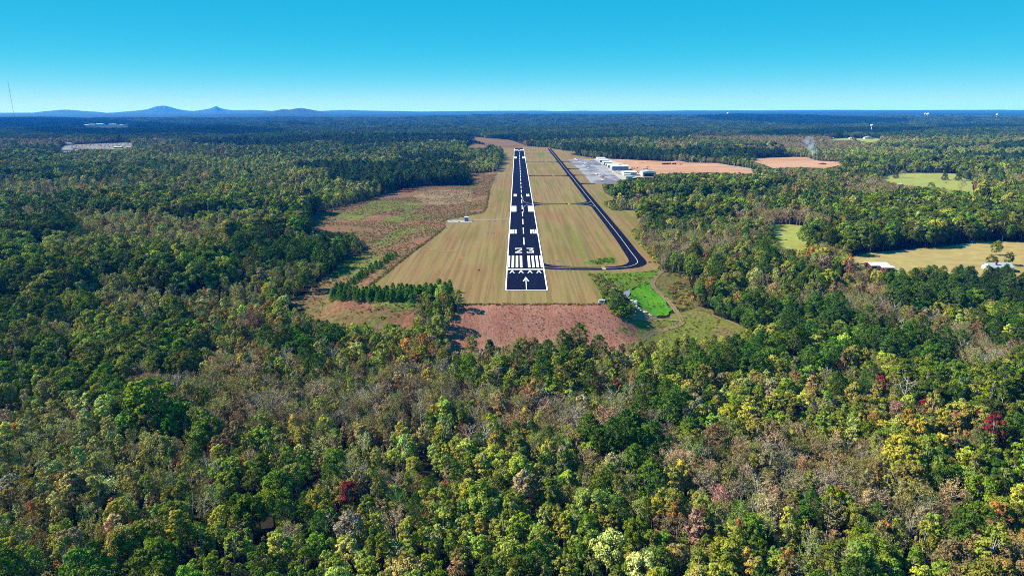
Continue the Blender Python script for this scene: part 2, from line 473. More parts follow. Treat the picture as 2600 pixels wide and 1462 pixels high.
sheet('grass_bank', BANK, m_bank, 'dark green grassy bank just below the taxiway bend', 'grass bank', off=.34, step=4, amp=1.3, cell=6)
WEEDS = PP(Z5([(540,800),(900,780),(1240,700),(1300,640),(1440,600),(1690,735),(1850,785),(2000,845),(2150,925),(2240,985),(2080,1000),(1900,960),(1700,985),(1500,960),(1300,990),(1100,1000),(900,1040),(720,1060),(600,960),(470,860)]))
op(WEEDS)
sheet('weedy_field', PP(Z5([(540,800),(900,780),(1240,700),(1300,640),(1440,600),(1690,735),(1850,785),(2000,845),(2150,925),(2300,1000),(2300,1300),(1500,1330),(900,1330),(560,1200),(470,860)])), m_weeds, 'yellow green weedy clearing right of the red bank', 'weedy field', off=.30, step=4, amp=2.2, cell=7)
RSC = PP(Z5([(1010,165),(1100,140),(1200,160),(1300,150),(1345,170),(1400,300),(1455,480),(1510,610),(1690,650),(1700,735),(1440,640),(1290,680),(1160,560),(1010,430),(935,370),(920,290),(960,220)]))
op(RSC)
sheet('rough_ground', RSC, m_rscrub, 'rusty and green rough ground inside the bend of the track', 'rough ground', off=.40, step=4, amp=2.0, cell=7)
LUSH = PP(Z5([(600,400),(700,370),(880,312),(905,390),(1000,460),(1090,545),(1160,640),(1090,735),(960,745),(850,690),(730,600),(610,520)]))
op(LUSH)
sheet('meadow', LUSH, m_lush, 'vivid green patch of lush grass beside the dirt track', 'meadow', off=.46, step=3, amp=1.6, cell=6)
sheet('bare_wash', PP(Z5([(600,530),(700,590),(850,690),(980,770),(700,800),(540,800),(640,740),(620,640)])), m_debris, 'pale bare wash of soil and straw below the meadow', 'bare ground', off=.56, step=3, amp=1.4, cell=6)
sheet('gravel_patch', PP(Z5([(505,455),(560,410),(612,388),(615,450),(590,505),(540,490)])), m_gravel, 'pale grey gravel patch at the corner of the vivid meadow', 'gravel', off=.62, step=3, amp=.5, cell=5)
EDGES = []
def field(name, pxs, mat, label, cat, **k):
    p = PP(pxs); op(p); ym = sum(q[1] for q in pxs)/len(pxs)
    p = PP([(a, b+(.07*(b-275) if b > ym else 0)) for a, b in pxs]); return sheet(name, p, mat, label, cat, **{**dict(off=.3, step=14, amp=1.5, cell=14), **k})
field('pasture', Z7([(1380,552),(1470,522),(1560,514),(1640,515),(1880,515),(2020,520),(2090,560),(2150,580),(2168,640),(2200,672),(2330,680),(2330,712),(2230,712),(2060,664),(1990,662),(1860,640),(1770,622),(1600,612),(1480,590)]),
      m_past, 'green cattle pasture with lone dark trees, far right', 'pasture')
field('pasture', Z7([(2240,795),(2330,800),(2430,800),(2420,830),(2290,832)]), m_past, 'small green clearing strip between trees near the right edge', 'pasture')
field('pasture', Z7([(490,930),(640,934),(800,950),(800,1090),(770,1140),(660,1135),(570,1115),(545,1050),(520,985)]), m_past, 'small bright glade enclosed by trees right of the taxiway', 'pasture')
field('pasture', Z7([(2120,1003),(2230,1008),(2250,1022),(2130,1022)]), m_tanf, 'narrow pale strip behind the big hay field', 'pasture')
HAY = Z7([(1120,1195),(1340,1165),(1620,1142),(1900,1118),(2240,1073),(2620,1073),(2620,1330),(2500,1330),(2450,1270),(2200,1275),(1930,1290),(1860,1272),(1520,1312),(1300,1290),(1160,1230)])
field('hay_field', HAY, m_tanf, 'large pale tan hay field behind the barn at the right edge', 'field')
field('far_field', [(1186,345),(1225,350),(1290,355),(1338,364),(1320,371),(1270,371),(1190,352)], m_scrub, 'reddish brown field in the trees beyond the runway end', 'field', cell=25)
field('far_field', [(1195,364),(1245,370),(1250,374),(1180,375)], m_scrub, 'small brown clearing left of the far runway end', 'field', cell=25)
field('far_field', Z7([(980,232),(1100,228),(1240,232),(1400,228),(1410,245),(1330,262),(1240,262),(1230,245),(1000,246)]), m_past, 'small green homestead lawn among far trees', 'lawn', cell=30)
field('parking_lot', [(150,375),(165,369),(205,367),(270,364),(335,362),(338,372),(300,380),(262,378),(205,378),(175,386),(150,386)], M('lot_gravel', [(.16,.14,.12),(.30,.26,.22),(.22,.22,.20)], scale=.01, fine=.05), 'crowded pale parking lot in the woods at far left', 'parking lot', cell=30)
field('far_field', [(600,366),(650,365),(700,366),(705,369),(610,369)], m_tanf, 'thin pale clearing in the left woods', 'field', cell=30)
field('far_field', Z7([(1040,315),(1100,308),(1110,318),(1060,322)]), m_past, 'tiny green clearing in front of the homestead lawn', 'field', cell=30)
op(PP([(205,325),(205,318),(330,316),(332,325)]))

# apron, tracks
APRON = flat(Z3([(185,240),(560,232),(800,236),(860,262),(1100,420),(1250,560),(1400,680),(1500,712),(1385,790),(1060,800),(830,800),(740,790),(590,600),(430,440),(300,320)]))
apron = sheet('apron', APRON, m_apron, 'grey concrete apron where the small planes are parked', 'apron', off=.34, step=30, amp=0, flatz=0)
HSTRIP = flat(Z3([(800,236),(880,200),(1060,192),(1180,230),(1480,340),(1640,400),(1680,480),(1850,540),(2270,600),(2300,660),(1850,650),(1500,712),(1400,680),(1250,560),(1100,420),(860,262)]))
op(HSTRIP)
sheet('concrete_strip', HSTRIP, M('pale_concrete', [(.50,.46,.40),(.60,.55,.49)], scale=.03, fine=.3, fine_amt=.12), 'pale concrete strip the hangars stand on', 'concrete', off=.32, step=30, amp=0, flatz=0)

def ribbon(name, pts, w, mat, label, cat, off, parent=None, flatz=None, step=3.0, closed=False):
    """a strip of width w (number or one per point) along a smoothed line"""
    q = [Vector(p) for p in pts]; ws = w if isinstance(w, (list, tuple)) else [w]*len(q)
    out = []
    for i in range(len(q)-1):
        a, b, c, d = q[max(i-1,0)], q[i], q[i+1], q[min(i+2,len(q)-1)]
        k = max(1, int((c-b).length/step))
        for j in range(k):
            t = j/k
            p = .5*((2*b)+(c-a)*t+(2*a-5*b+4*c-d)*t*t+(3*b-a-3*c+d)*t**3)
            out.append((p, ws[i]+(ws[i+1]-ws[i])*t))
    out.append((q[-1], ws[-1]))
    L, Rr = [], []
    for i, (p, ww) in enumerate(out):
        a = out[max(i-1,0)][0]; b = out[min(i+1,len(out)-1)][0]
        t = (b-a).normalized(); n = Vector((-t.y, t.x))
        L.append(p+n*ww/2); Rr.append(p-n*ww/2)
    X = np.array([v.x for v in L+Rr]); Y = np.array([v.y for v in L+Rr])
    Zz = (height(X, Y) if flatz is None else np.full(X.shape, flatz)) + off
    n = len(out)
    me = bpy.data.meshes.new(name)
    me.from_pydata(list(zip(X, Y, Zz)), [], [(i, n+i, n+i+1, i+1) for i in range(n-1)])
    me.materials.append(mat)
    if sum(p.normal.z for p in me.polygons) < 0: me.flip_normals()
    o = link(name, me, parent)
    if not parent: tag(o, label, cat, kind='structure')
    return o
def ribbons(name, lines, w, mat, label, cat, off, **k):
    """several ribbons joined into one object"""
    objs = [ribbon(name, l, w, mat, label, cat, off, **k) for l in lines]
    bm = bmesh.new()
    for o in objs: bm.from_mesh(o.data)
    for o in objs[1:]: bpy.data.objects.remove(o)
    bm.to_mesh(objs[0].data); bm.free()
    return objs[0]
def offset_line(pts, d):
    q = [Vector(p) for p in pts]; r = []
    for i in range(len(q)):
        t = (q[min(i+1,len(q)-1)]-q[max(i-1,0)]).normalized()
        r.append((q[i].x - t.y*d, q[i].y + t.x*d))
    return r
trk = PP(Z5([(1215,160),(1130,148),(1040,155),(965,215),(915,295),(930,372),(1010,445),(1110,535),(1180,625),(1240,705),(1285,775),(1300,825),(1255,865),(1100,912),(950,948),(850,988),(760,1060)]))
ribbon('dirt_track', trk, 3.8, M('worn_verge', [(.20,.17,.07),(.28,.22,.11),(.17,.19,.04)], scale=.25, fine=.8, fine_amt=.4), 'worn tan strip along the curving track by the meadow', 'dirt track', .60)
ribbons('dirt_track', [offset_line(trk, .9), offset_line(trk, -.9)], .8, m_track, 'two rutted pale dirt track curving round the green meadow', 'dirt track', .66)
trk2 = PP(Z5([(1275,800),(1150,795),(1000,790),(800,795),(550,805)]))
ribbon('dirt_track', trk2, 2.2, m_track, 'faint pale track running from the bend towards the red bank', 'dirt track', .64)
trk3 = PP(Z5([(1690,728),(1780,762),(1850,782),(2000,842),(2150,922),(2300,982)]))
ribbon('dirt_track', trk3, 2.0, m_track, 'narrow straw coloured path along the edge of the right wood', 'path', .5)
ribbon('farm_road', flat(Z2([(160,95),(250,102),(340,110),(430,122)])), 7, m_cream, 'pale service road at the far edge of the airfield', 'road', .4, flatz=0)
ribbon('perimeter_road', PP(Z2([(1950,262),(2080,270),(2200,288),(2330,312),(2430,335)])), 10, M('grey_gravel',[(.4,.37,.36),(.5,.47,.45)],scale=.05), 'grey gravel road at the right edge of the dirt site', 'road', .5)
for k, (pts, lab) in enumerate([(Z1([(885,835),(895,805),(915,812),(912,840),(898,855)]), 'small orange bare soil spot on the mown grass left of the number'),
    (Z1([(510,845),(700,852),(760,862),(700,860),(520,850)]), 'thin orange scraped line in the mown grass'),
    (Z1([(745,880),(775,885),(800,905),(780,915),(755,900)]), 'pale orange worn spot below the scraped line')]):
    sheet('bare_patch', flat(pts), m_soil, lab, 'bare soil', off=.30, step=3, amp=.8, flatz=0)
m_streak = M('green_streak', [(.16,.21,.02),(.24,.25,.035)], scale=.08, stretch=(1,.3,1), fine=.5, fine_amt=.35)
for ln, w_, lab in (([(1490,545),(1530,610),(1570,680),(1620,790),(1668,905)], [.8,1.6,2.2,2.4,2.6], 'bright green mown streak through the middle of the infield'),
                    ([(1740,690),(1790,760),(1840,840),(1890,900)], [1.0,2.2,2.4,3.0], 'fainter green streak near the long taxiway'),
                    ([(1700,1030),(1745,1090),(1790,1180),(1806,1225)], [.6,1.0,1.2,1.2], 'yellow green line along the right end of the mown grass')):
    ribbon('grass_streak', flat(Z1(ln)), w_, m_streak, lab, 'grass streak', .285, flatz=0)
sheet('ditch', flat(Z1([(1662,930),(1720,920),(1800,905),(1850,892),(1890,896),(1905,930),(1880,950),(1760,953),(1690,945)])), m_bank, 'green overgrown drainage dip inside the taxiway bend', 'drainage dip', off=.31, step=3, amp=.8, flatz=0)
sheet('ditch', flat(Z1([(1325,140),(1360,142),(1385,155),(1370,168),(1335,162)])), m_bank, 'small green drainage dip near the far runway end', 'drainage dip', off=.31, step=5, amp=1, flatz=0)

# ------------------------------------------------------------------ runway with its painted markings
RY0 = P0(1337.6, 738.5)[1]; RY1 = P0(1319.2, 376.8)[1]; THR = P0(1334, 684.2)[1]; THR2 = RY1 - 75
HW = 15.24
ZR, ZP = .42, .50
def quad(x0, x1, y0, y1): return [(x0,y0),(x1,y0),(x1,y1),(x0,y1)]
def flatmesh(name, polys, mat, parent=None, z=ZP):
    me = bpy.data.meshes.new(name); vs, fs = [], []
    for p in polys:
        n = len(vs); vs += [(x, y, z) for x, y in p]; fs.append(tuple(range(n, n+len(p))))
    me.from_pydata(vs, [], fs); me.materials.append(mat); me.update()
    bm = bmesh.new(); bm.from_mesh(me)
    for f in bm.faces:
        if f.normal.z < 0: f.normal_flip()
    bm.to_mesh(me); bm.free()
    return link(name, me, parent)
def strip_mesh(x0, x1, y0, y1, n=60):
    yy = np.linspace(y0, y1, n+1)
    return [quad(x0, x1, yy[i], yy[i+1]) for i in range(n)]
runway = flatmesh('runway', strip_mesh(RX-HW, RX+HW, RY0, RY1), m_asph, z=ZR)
tag(runway, 'long black asphalt runway with white markings and the number 23', 'runway', kind='structure')
def mark(name, polys): return flatmesh(name, polys, m_white, runway)
E = .95
for s in (-1, 1):
    xa = RX + s*(HW-.25)
    mark('edge_line', strip_mesh(min(xa, xa-s*E), max(xa, xa-s*E), RY0+.9, RY1-.3))
mark('end_line', [quad(RX-HW+.25, RX+HW-.25, RY0+.05, RY0+.9)])
mark('threshold_bar', [quad(RX-HW+1.3, RX+HW-1.3, THR-3.0, THR)])
# pre-threshold arrow and four arrowheads
def chevron(cx, yt, half, ln, w_):
    yi = yt - ln*w_/half
    return [[(cx, yt), (cx-half, yt-ln), (cx-half+w_, yt-ln), (cx, yi)], [(cx, yt), (cx, yi), (cx+half-w_, yt-ln), (cx+half, yt-ln)]]
ya = P0(1335, 704.5)[1]
mark('arrow', chevron(RX, ya, 2.35, 13.0, .92) + [quad(RX-.26, RX+.26, RY0+.9, ya-5.9)])
yc = P0(1335, 687.0)[1]
for k in range(4):
    mark('arrowhead', chevron(RX + (-1.5+k)*6.9, yc, 2.05, 9.8, .88))
sy0, sy1 = P0(1334, 680.4)[1], P0(1333, 650.2)[1]
for s in (-1, 1):
    for k in range(4):
        xa = RX + s*(2.25 + k*3.4)
        mark('threshold_stripe', [quad(min(xa, xa+s*1.95), max(xa, xa+s*1.95), sy0, sy1)])
# runway number
def glyph(ch, cx, y0, hgt, wd, flip=False):
    t = .20; q = []
    def b(u0, v0, u1, v1): q.append([(u0,v0),(u1,v0),(u1,v1),(u0,v1)])
    if ch == '2':
        b(0,0,1,.14); b(0,.87,1,1); b(.84,.62,1,.87); b(0,.72,.16,.87)
        q.append([(0,.14),(.28,.14),(1,.62),(.84,.66),(.70,.62)])
    elif ch == '3':
        b(0,0,1,.13); b(.84,.13,1,.46); b(0,.13,.16,.27)
        q.append([(.30,.47),(.84,.42),(1,.46),(.92,.55),(.50,.59)])
        q.append([(.30,.47),(.50,.59),(1,.87),(.76,.87)])
        b(0,.87,1,1)
    elif ch == '5':
        b(0,0,1,.14); b(.80,.14,1,.62); b(.2,.48,.80,.62); b(0,.48,.2,.86); b(0,.86,1,1); b(0,.14,.2,.28)
    out = []
    for p in q:
        pts = []
        for u, v in p:
            if flip: u, v = 1-u, 1-v
            pts.append((cx + (u-.5)*wd, y0 + v*hgt))
        out.append(pts)
    return out
ny0, ny1 = P0(1333, 643.2)[1], P0(1332, 631.2)[1]
mark('numeral', glyph('2', RX-5.15, ny0, ny1-ny0, 6.1))
mark('numeral', glyph('3', RX+5.15, ny0, ny1-ny0, 6.1))
# centre line
ya, yb = P0(1331, 622.5)[1], P0(1331, 604.0)[1]
per = P0(1331, 594.5)[1] - ya
k = 0
while ya + k*per + 36 < THR2 - 100:
    mark('centre_dash', [quad(RX-.45, RX+.45, ya+k*per, ya+k*per+36.6)]); k += 1
def both(fn):
    for s in (-1, 1): fn(s)
tz = THR + 152.4
for s in (-1, 1):
    mark('touchdown_marking', [quad(min(a, a+s*1.7), max(a, a+s*1.7), P0(1330,594.2)[1], P0(1330,583.8)[1]) for a in [RX+s*(7.1+j*2.4) for j in range(3)]])
    mark('touchdown_marking', [quad(min(a, a+s*1.6), max(a, a+s*1.6), P0(1326,499.6)[1], P0(1326,493.6)[1]) for a in [RX+s*(7.2+j*2.5) for j in range(2)]])
    a = RX+s*7.4
    mark('aiming_point', [quad(min(a, a+s*6.2), max(a, a+s*6.2), P0(1328,538.3)[1], P0(1328,524.2)[1])])
    mark('aiming_point', [quad(min(a, a+s*6.4), max(a, a+s*6.4), P0(1320,402.9)[1], P0(1320,398.9)[1])])
    for j in range(4):
        a = RX + s*(2.9 + j*3.0)
        mark('threshold_stripe', [quad(min(a, a+s*1.9), max(a, a+s*1.9), THR2-48, THR2-3)])
mark('numeral', glyph('5', RX, THR2-80, 26, 6, True))
mark('threshold_bar', [quad(RX-HW+1.3, RX+HW-1.3, THR2, THR2+3)])
mark('arrow', chevron(RX, THR2+22, 2.4, 12, 1.1))

# ------------------------------------------------------------------ parallel taxiway, connectors
TX = 101.2
bend = [P0(*q) for q in Z1([(1392,972),(1500,979),(1700,981),(1820,980),(1930,974),(2010,962),(2052,944),(2052,918),(2010,862),(1950,782)])]
y_top = bend[-1][1]
tline = [(RX+HW, bend[0][1])] + bend[1:-1] + [(TX, y_top+40), (TX, 900), (TX, 1300), (TX, 1700), (TX, P0(1398, 377.6)[1])]
bw = [10.0]+[9.6,9.6,9.8,11,13.5,15,14,12.4] + [11.6, 11.4, 11.2, 11, 11]
taxi = ribbon('taxiway', tline, bw, m_asph, 'black taxiway with a pale centre line running beside the runway and bending to its near end', 'taxiway', ZR-.02, flatz=0)
cl = ribbon('centre_line', tline[:3] + tline[4:], .42, m_cream, None, None, ZP, parent=taxi, flatz=0)
def connector(x0, x1, y, w, r0, r1, label):
    def fil(x, sx, r, up):
        pts = []
        for k in range(7):
            a = math.pi/2*k/6
            pts.append((x + sx*r*(1-math.sin(a)), y + up*(w/2 + r*(1-math.cos(a)))))
        return pts                                            # from far-along (x+sx*r, w/2) to the edge (x, w/2+r)
    poly = fil(x0, 1, r0, 1)[::-1] + fil(x1, -1, r1, 1) + fil(x1, -1, r1, -1)[::-1] + fil(x0, 1, r0, -1)
    poly = [p for i, p in enumerate(poly) if i == 0 or (Vector(p)-Vector(poly[i-1])).length > .05]
    o = flatmesh('taxiway', [poly], m_asph, z=ZR-.02)
    me = o.data
    bm = bmesh.new(); bm.from_mesh(me); bmesh.ops.triangulate(bm, faces=bm.faces); bm.to_mesh(me); bm.free()
    return tag(o, label, 'taxiway', kind='structure')
yC = [P0(1314, 340+yy/2.862)[1] for yy in (511, 305.5, 207, 143)]
con = []
for y, r0, r1, lab in zip(yC, (22, 12, 10, 10), (26, 14, 12, 12), ('wide black cross taxiway nearest the camera, joining runway and long taxiway', 'second black cross taxiway beyond the wide one',
        'third narrow cross taxiway, opposite the far end of the apron', 'farthest short cross taxiway by the far runway end')):
    con.append(connector(RX+HW, TX-5.35, y, 10.0, r0, r1, lab))
# flared mouth where the bottom taxiway meets the runway
yb0 = bend[0][1]
mouth = [(RX+HW, yb0+5)] + [(RX+HW + 22*(1-math.sin(a)) , yb0+4.8 + 12*(1-math.cos(a))) for a in np.linspace(0, math.pi/2, 7)][::-1]
o = flatmesh('taxiway_mouth', [mouth + [(RX+HW+22, yb0+4.5)]], m_asph, parent=taxi, z=ZR-.03)
def cline(pts, w=.42): return ribbon('centre_line', pts, w, m_cream, None, None, ZP, parent=con[0], flatz=0)
y = yC[0]
cline([(RX+1.6, y-78), (RX+2.2, y-30), (RX+8, y-8), (RX+20, y-1.2), (60, y-.3), (TX-30, y-.3), (TX-8, y-8), (TX-1, y-24)])
cline([(RX+1.6, y+78), (RX+2.2, y+30), (RX+8, y+8), (RX+20, y+1.2), (60, y+.6), (TX-30, y+.6), (TX-8, y+8), (TX-1, y+24)])
AX0, AX1 = 125.0, 186.0
for yy, lab in ((800, 'nearest short link from the taxiway to the apron'), (604, 'second short link from the taxiway to the apron'), (452, 'third short link from the taxiway to the apron'), (292, 'farthest short link from the taxiway to the apron')):
    yw = P0(1450, 380+yy/9.2)[1]
    connector(TX+5.35, AX0+6, yw, 11, 12, 3, lab)
# hold markings on the taxiways (yellow bars across)
for (px, py, lab) in (Z1([(1812,981)])[0] + ('near',), Z1([(1558,511)])[0] + ('mid',), Z1([(1445,305.5)])[0] + ('far',), Z1([(1392,207)])[0] + ('last',)):
    x, yy = P0(px, py)
    nm = taxi if lab == 'near' else con[('mid','far','last').index(lab)]
    flatmesh('hold_marking', [quad(x-1.4+.75*k, x-.95+.75*k, yy-4.6, yy+4.6) for k in range(4)], m_yellow, nm, z=ZP+.02)
for xx, lab in ((150, 0), (172, 0)):
    ribbon('apron_line', [(xx, 1160), (xx, 1400), (xx, 1690)], .7, m_yellow, None, None, .40, parent=apron, flatz=0)

# ------------------------------------------------------------------ buildings
m_wall = plain('white_metal_wall', (.72,.71,.68), .5)
m_wall_cream = plain('cream_metal_wall', (.70,.62,.48), .5)
m_wall_blue_and_shade = plain('blue_grey_wall_and_shade', (.16,.22,.40), .5)  # wall blue of hut and warehouses; on hangar fronts it is painted shade
m_wall_dark = plain('dark_wall', (.10,.10,.16), .6)
m_wall_red = plain('barn_red_wall', (.11,.03,.04), .7)
m_roof = plain('white_metal_roof', (.80,.80,.80), .45)
m_roof_grey = plain('grey_metal_roof', (.42,.45,.50), .45)
m_roof_blue = plain('pale_blue_roof', (.55,.62,.70), .45)
m_door = plain('grey_door', (.30,.33,.38), .5)
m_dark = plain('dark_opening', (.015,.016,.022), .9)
m_glass = plain('dark_glass', (.03,.04,.06), .15, .5)
m_brick = plain('red_brick', (.33,.07,.05), .9)
m_trim = plain('white_trim', (.78,.78,.76), .6)

def shed(name, label, cat, x0, x1, y0, dep, hgt, wall, roof, rise=1.0, ridge='x', door=None, front=None, group=None, rz=0, z=0, windows=0, chimney=None, over=.4, side=None, base_off=.3):
    """gabled building: front faces -Y; door = list of (u0,u1,h) on the front, side = (count, h) doors on the left wall"""
    cx, cyy = (x0+x1)/2, y0+dep/2; hw, hd = (x1-x0)/2, dep/2
    e = empty(name, (cx, cyy, z+base_off), rz)
    tag(e, label, cat, group)
    b = MB().box(-hw, hw, -hd, hd, -1.5, hgt)
    if ridge == 'x':
        b.add([(-hw,-hd,hgt),(-hw,hd,hgt),(-hw,0,hgt+rise),(hw,-hd,hgt),(hw,hd,hgt),(hw,0,hgt+rise)], [(0,2,1),(3,4,5)])
    else:
        b.add([(-hw,-hd,hgt),(hw,-hd,hgt),(0,-hd,hgt+rise),(-hw,hd,hgt),(hw,hd,hgt),(0,hd,hgt+rise)], [(0,1,2),(3,5,4)])
    b.build('wall', wall, e)
    o = over; t = .22
    r = MB()
    if ridge == 'x':
        for s in (-1, 1):
            yo = s*(hd+o); zo = hgt - rise*o/hd + .03
            r.add([(-hw-o,yo,zo),(hw+o,yo,zo),(hw+o,0,hgt+rise+.03),(-hw-o,0,hgt+rise+.03),(-hw-o,yo,zo+t),(hw+o,yo,zo+t),(hw+o,0,hgt+rise+t),(-hw-o,0,hgt+rise+t)],
                  [(0,3,2,1),(4,5,6,7),(0,1,5,4),(1,2,6,5),(3,0,4,7)])
    else:
        for s in (-1, 1):
            xo = s*(hw+o); zo = hgt - rise*o/hw + .03
            r.add([(xo,-hd-o,zo),(xo,hd+o,zo),(0,hd+o,hgt+rise+.03),(0,-hd-o,hgt+rise+.03),(xo,-hd-o,zo+t),(xo,hd+o,zo+t),(0,hd+o,hgt+rise+t),(0,-hd-o,hgt+rise+t)],
                  [(0,3,2,1),(4,5,6,7),(0,1,5,4),(1,2,6,5),(3,0,4,7)])
    rf = r.build('roof', roof, e)
    if chimney:
        MB().box(chimney[0]-.6, chimney[0]+.6, chimney[1]-.5, chimney[1]+.5, hgt*.6, hgt+rise+1.6).build('chimney', m_brick, rf)
    if front is not None:
        MB().box(-hw+.6, hw-.6, -hd-.12, -hd+.05, .1, hgt-.7).build('front_shade_panel', front, e)  # flat panel with the facade's shade put into its colour
    for u0, u1, h in (door or []):
        d = MB().box(-hw+2*hw*u0, -hw+2*hw*u1, -hd-.18, -hd+.02, .05, h).build('door', m_dark if h > 4.5 else m_door, e)  # tall door: near-black panel painted as the unlit inside of an opening
    if side:
        n, h = side
        for k in range(n):
            a = -hd + 2*hd*(k+.12)/n; c = -hd + 2*hd*(k+.88)/n
            MB().box(-hw-.15, -hw+.02, a, c, .05, h).build('door', m_door, e)
    for k in range(windows):
        u = -hw + 2*hw*(k+.5)/windows
        wd = MB().box(u-.6, u+.6, -hd-.12, -hd+.02, hgt*.4, hgt*.4+1.3).build('window', m_glass, e)
        MB().box(u-.75, u+.75, -hd-.16, -hd-.05, hgt*.4-.15, hgt*.4).build('sill', m_trim, wd)
    return e
def hangar(l, r, base, hgt, dep, wall, roof, label, **k):
    pl, pr = (1420+l/9.2, 380+base/9.2), (1420+r/9.2, 380+base/9.2)
    a, b = P0(*pl), P0(*pr)
    return shed('hangar', label, 'hangar', a[0], b[0], a[1], dep, hgt, wall, roof, group='hangars along the apron', **k)
hangar(882,1062,250,5.2,22,m_wall,m_roof,'farthest small white hangar at the end of the hangar row', front=m_wall_blue_and_shade, side=(2,4))
hangar(908,1098,270,5.2,22,m_wall,m_roof_blue,'second farthest small white hangar in the row', front=m_wall_blue_and_shade, side=(2,4))
hangar(944,1138,300,5.2,24,m_wall,m_roof,'third small white hangar from the far end of the row', front=m_wall_blue_and_shade, side=(2,4))
hangar(1038,1232,366,6.5,30,m_wall,m_roof,'white hangar with its shaded side coloured dark blue, fourth from the far end', front=m_wall_blue_and_shade, side=(1,5), door=[(.1,.3,3)])
hangar(1084,1470,398,5.4,14,m_wall,m_roof,'long low white hangar with shade coloured purple blue on its front', front=m_wall_blue_and_shade, side=(1,4))
hangar(1138,1385,430,5.4,20,m_wall_cream,m_roof,'cream walled hangar directly behind the big hangar with the shaded front', front=m_wall_blue_and_shade, side=(1,4))
hangar(1232,1620,492,8.2,34,m_wall,m_roof,'biggest hangar with white roof edge and shaded blue front', front=m_wall_blue_and_shade, side=(2,6), door=[(.05,.22,4.2),(.3,.5,4.2),(.6,.8,4.2)], windows=0)
hangar(1500,1812,618,6.6,26,m_wall,m_roof,'white roofed hangar with blue grey shaded side near the wood', front=m_door, side=(2,4.6), door=[(.7,.78,2.4)])  # front panel takes the door grey to carry the facade's shade
hangar(1515,1672,652,5.2,13,m_wall,m_roof_blue,'small hangar with pale blue roof in front of the one with blue grey shaded side', side=(1,4))
hangar(1550,1712,692,4.2,14,m_wall_cream,m_roof_grey,'low grey roofed hangar nearest the wood, cream end wall', side=(1,3.4))
hangar(1942,2262,640,8.5,30,m_wall_cream,m_roof_grey,'separate grey roofed hangar with a huge dark open door', ridge='y', rise=2.0, door=[(.12,.86,6.2)])
x, y = P(1740, 452); x2, _ = P(1799, 452)
LOWB = shed('long_building', 'long low building with bright white roof among the trees right of the hangars', 'building', x, x2, y, 12, 4.6, m_wall_dark, m_roof, z=hz(x, y), windows=6, door=[(.45,.5,2.4)])
op([(x-6,y-5),(x2+6,y-5),(x2+6,y+20),(x-6,y+20)])
# farm at the right edge
def farm(name, label, cat, px0, px1, py, dep, **k):
    a, b = P(px0, py), P(px1, py)
    q = hz(*a); NOBASE.append(np.array([(a[0]-4,a[1]-2.5),(b[0]+4,a[1]-2.5),(b[0]+4,a[1]+dep+4),(a[0]-4,a[1]+dep+4)]))
    k_ = k.get('hgt', 4)*a[1]/H_CAM*.75; op([(a[0]-1,a[1]+k_),(b[0]+1,a[1]+k_),(b[0]+1,a[1]+dep+k_+5),(a[0]-1,a[1]+dep+k_+5)])
    return shed(name, label, cat, a[0], b[0], a[1], dep, z=hz(*a), **k)
farm('barn', 'red walled barn with a wide white roof at the edge of the hay field', 'barn', 2212, 2257, 686, 12, hgt=3.4, wall=m_wall_red, roof=m_roof, rise=1.4, door=[(.3,.6,3)])
farm('barn', 'lower white roofed lean-to in front of the red barn', 'barn', 2240, 2270, 690, 6, hgt=3.0, wall=m_wall_red, roof=m_roof, rise=.6)
farm('shed', 'small white shed right of the barns', 'shed', 2284, 2292, 696, 3, hgt=2.6, wall=m_wall, roof=m_roof, rise=.7, door=[(.3,.6,2)])
farm('house', 'pale grey farmhouse with red brick chimney among dark pines at the right edge', 'house', 2514, 2572, 692, 11, hgt=3.6, wall=m_wall, roof=m_roof_grey, rise=3.0, windows=4, door=[(.46,.54,2.2)], chimney=(-3.5,-2.5))
farm('shed', 'small shed with pale roof at the left tip of the cattle pasture', 'shed', 2188, 2204, 466, 8, hgt=3.2, wall=m_wall_dark, roof=m_roof_grey, rise=1.0, door=[(.3,.5,2.2)])
farm('shed', 'small grey roofed shed half hidden below the cattle pasture', 'shed', 2280, 2290, 474, 7, hgt=3.4, wall=m_wall, roof=m_roof_grey, rise=1.2, door=[(.3,.5,2.2)])
farm('house', 'white farmhouse on the far lawn, with a bright gable', 'house', 2196, 2212, 353, 16, hgt=5, wall=m_wall, roof=m_roof_grey, rise=4.5, ridge='y', windows=3, door=[(.42,.58,2.4)])
farm('shed', 'white shed at the left end of the far lawn', 'shed', 2108, 2119, 354, 10, hgt=4.5, wall=m_wall, roof=m_roof, rise=1.5, door=[(.3,.6,3)])
farm('shed', 'little white outbuilding in the middle of the far lawn', 'shed', 2157, 2164, 353, 8, hgt=4, wall=m_wall, roof=m_roof, rise=1.2, door=[(.3,.6,3)])
farm('house', 'tiny white roofed house in the far right woods', 'house', 2303, 2310, 369, 12, hgt=4, wall=m_wall, roof=m_roof, rise=2, windows=2, door=[(.4,.6,2.2)])
farm('house', 'tiny pale house right of the tiny white roofed one', 'house', 2322, 2336, 370, 12, hgt=4, wall=m_wall, roof=m_roof_grey, rise=2, windows=2, door=[(.4,.6,2.2)])
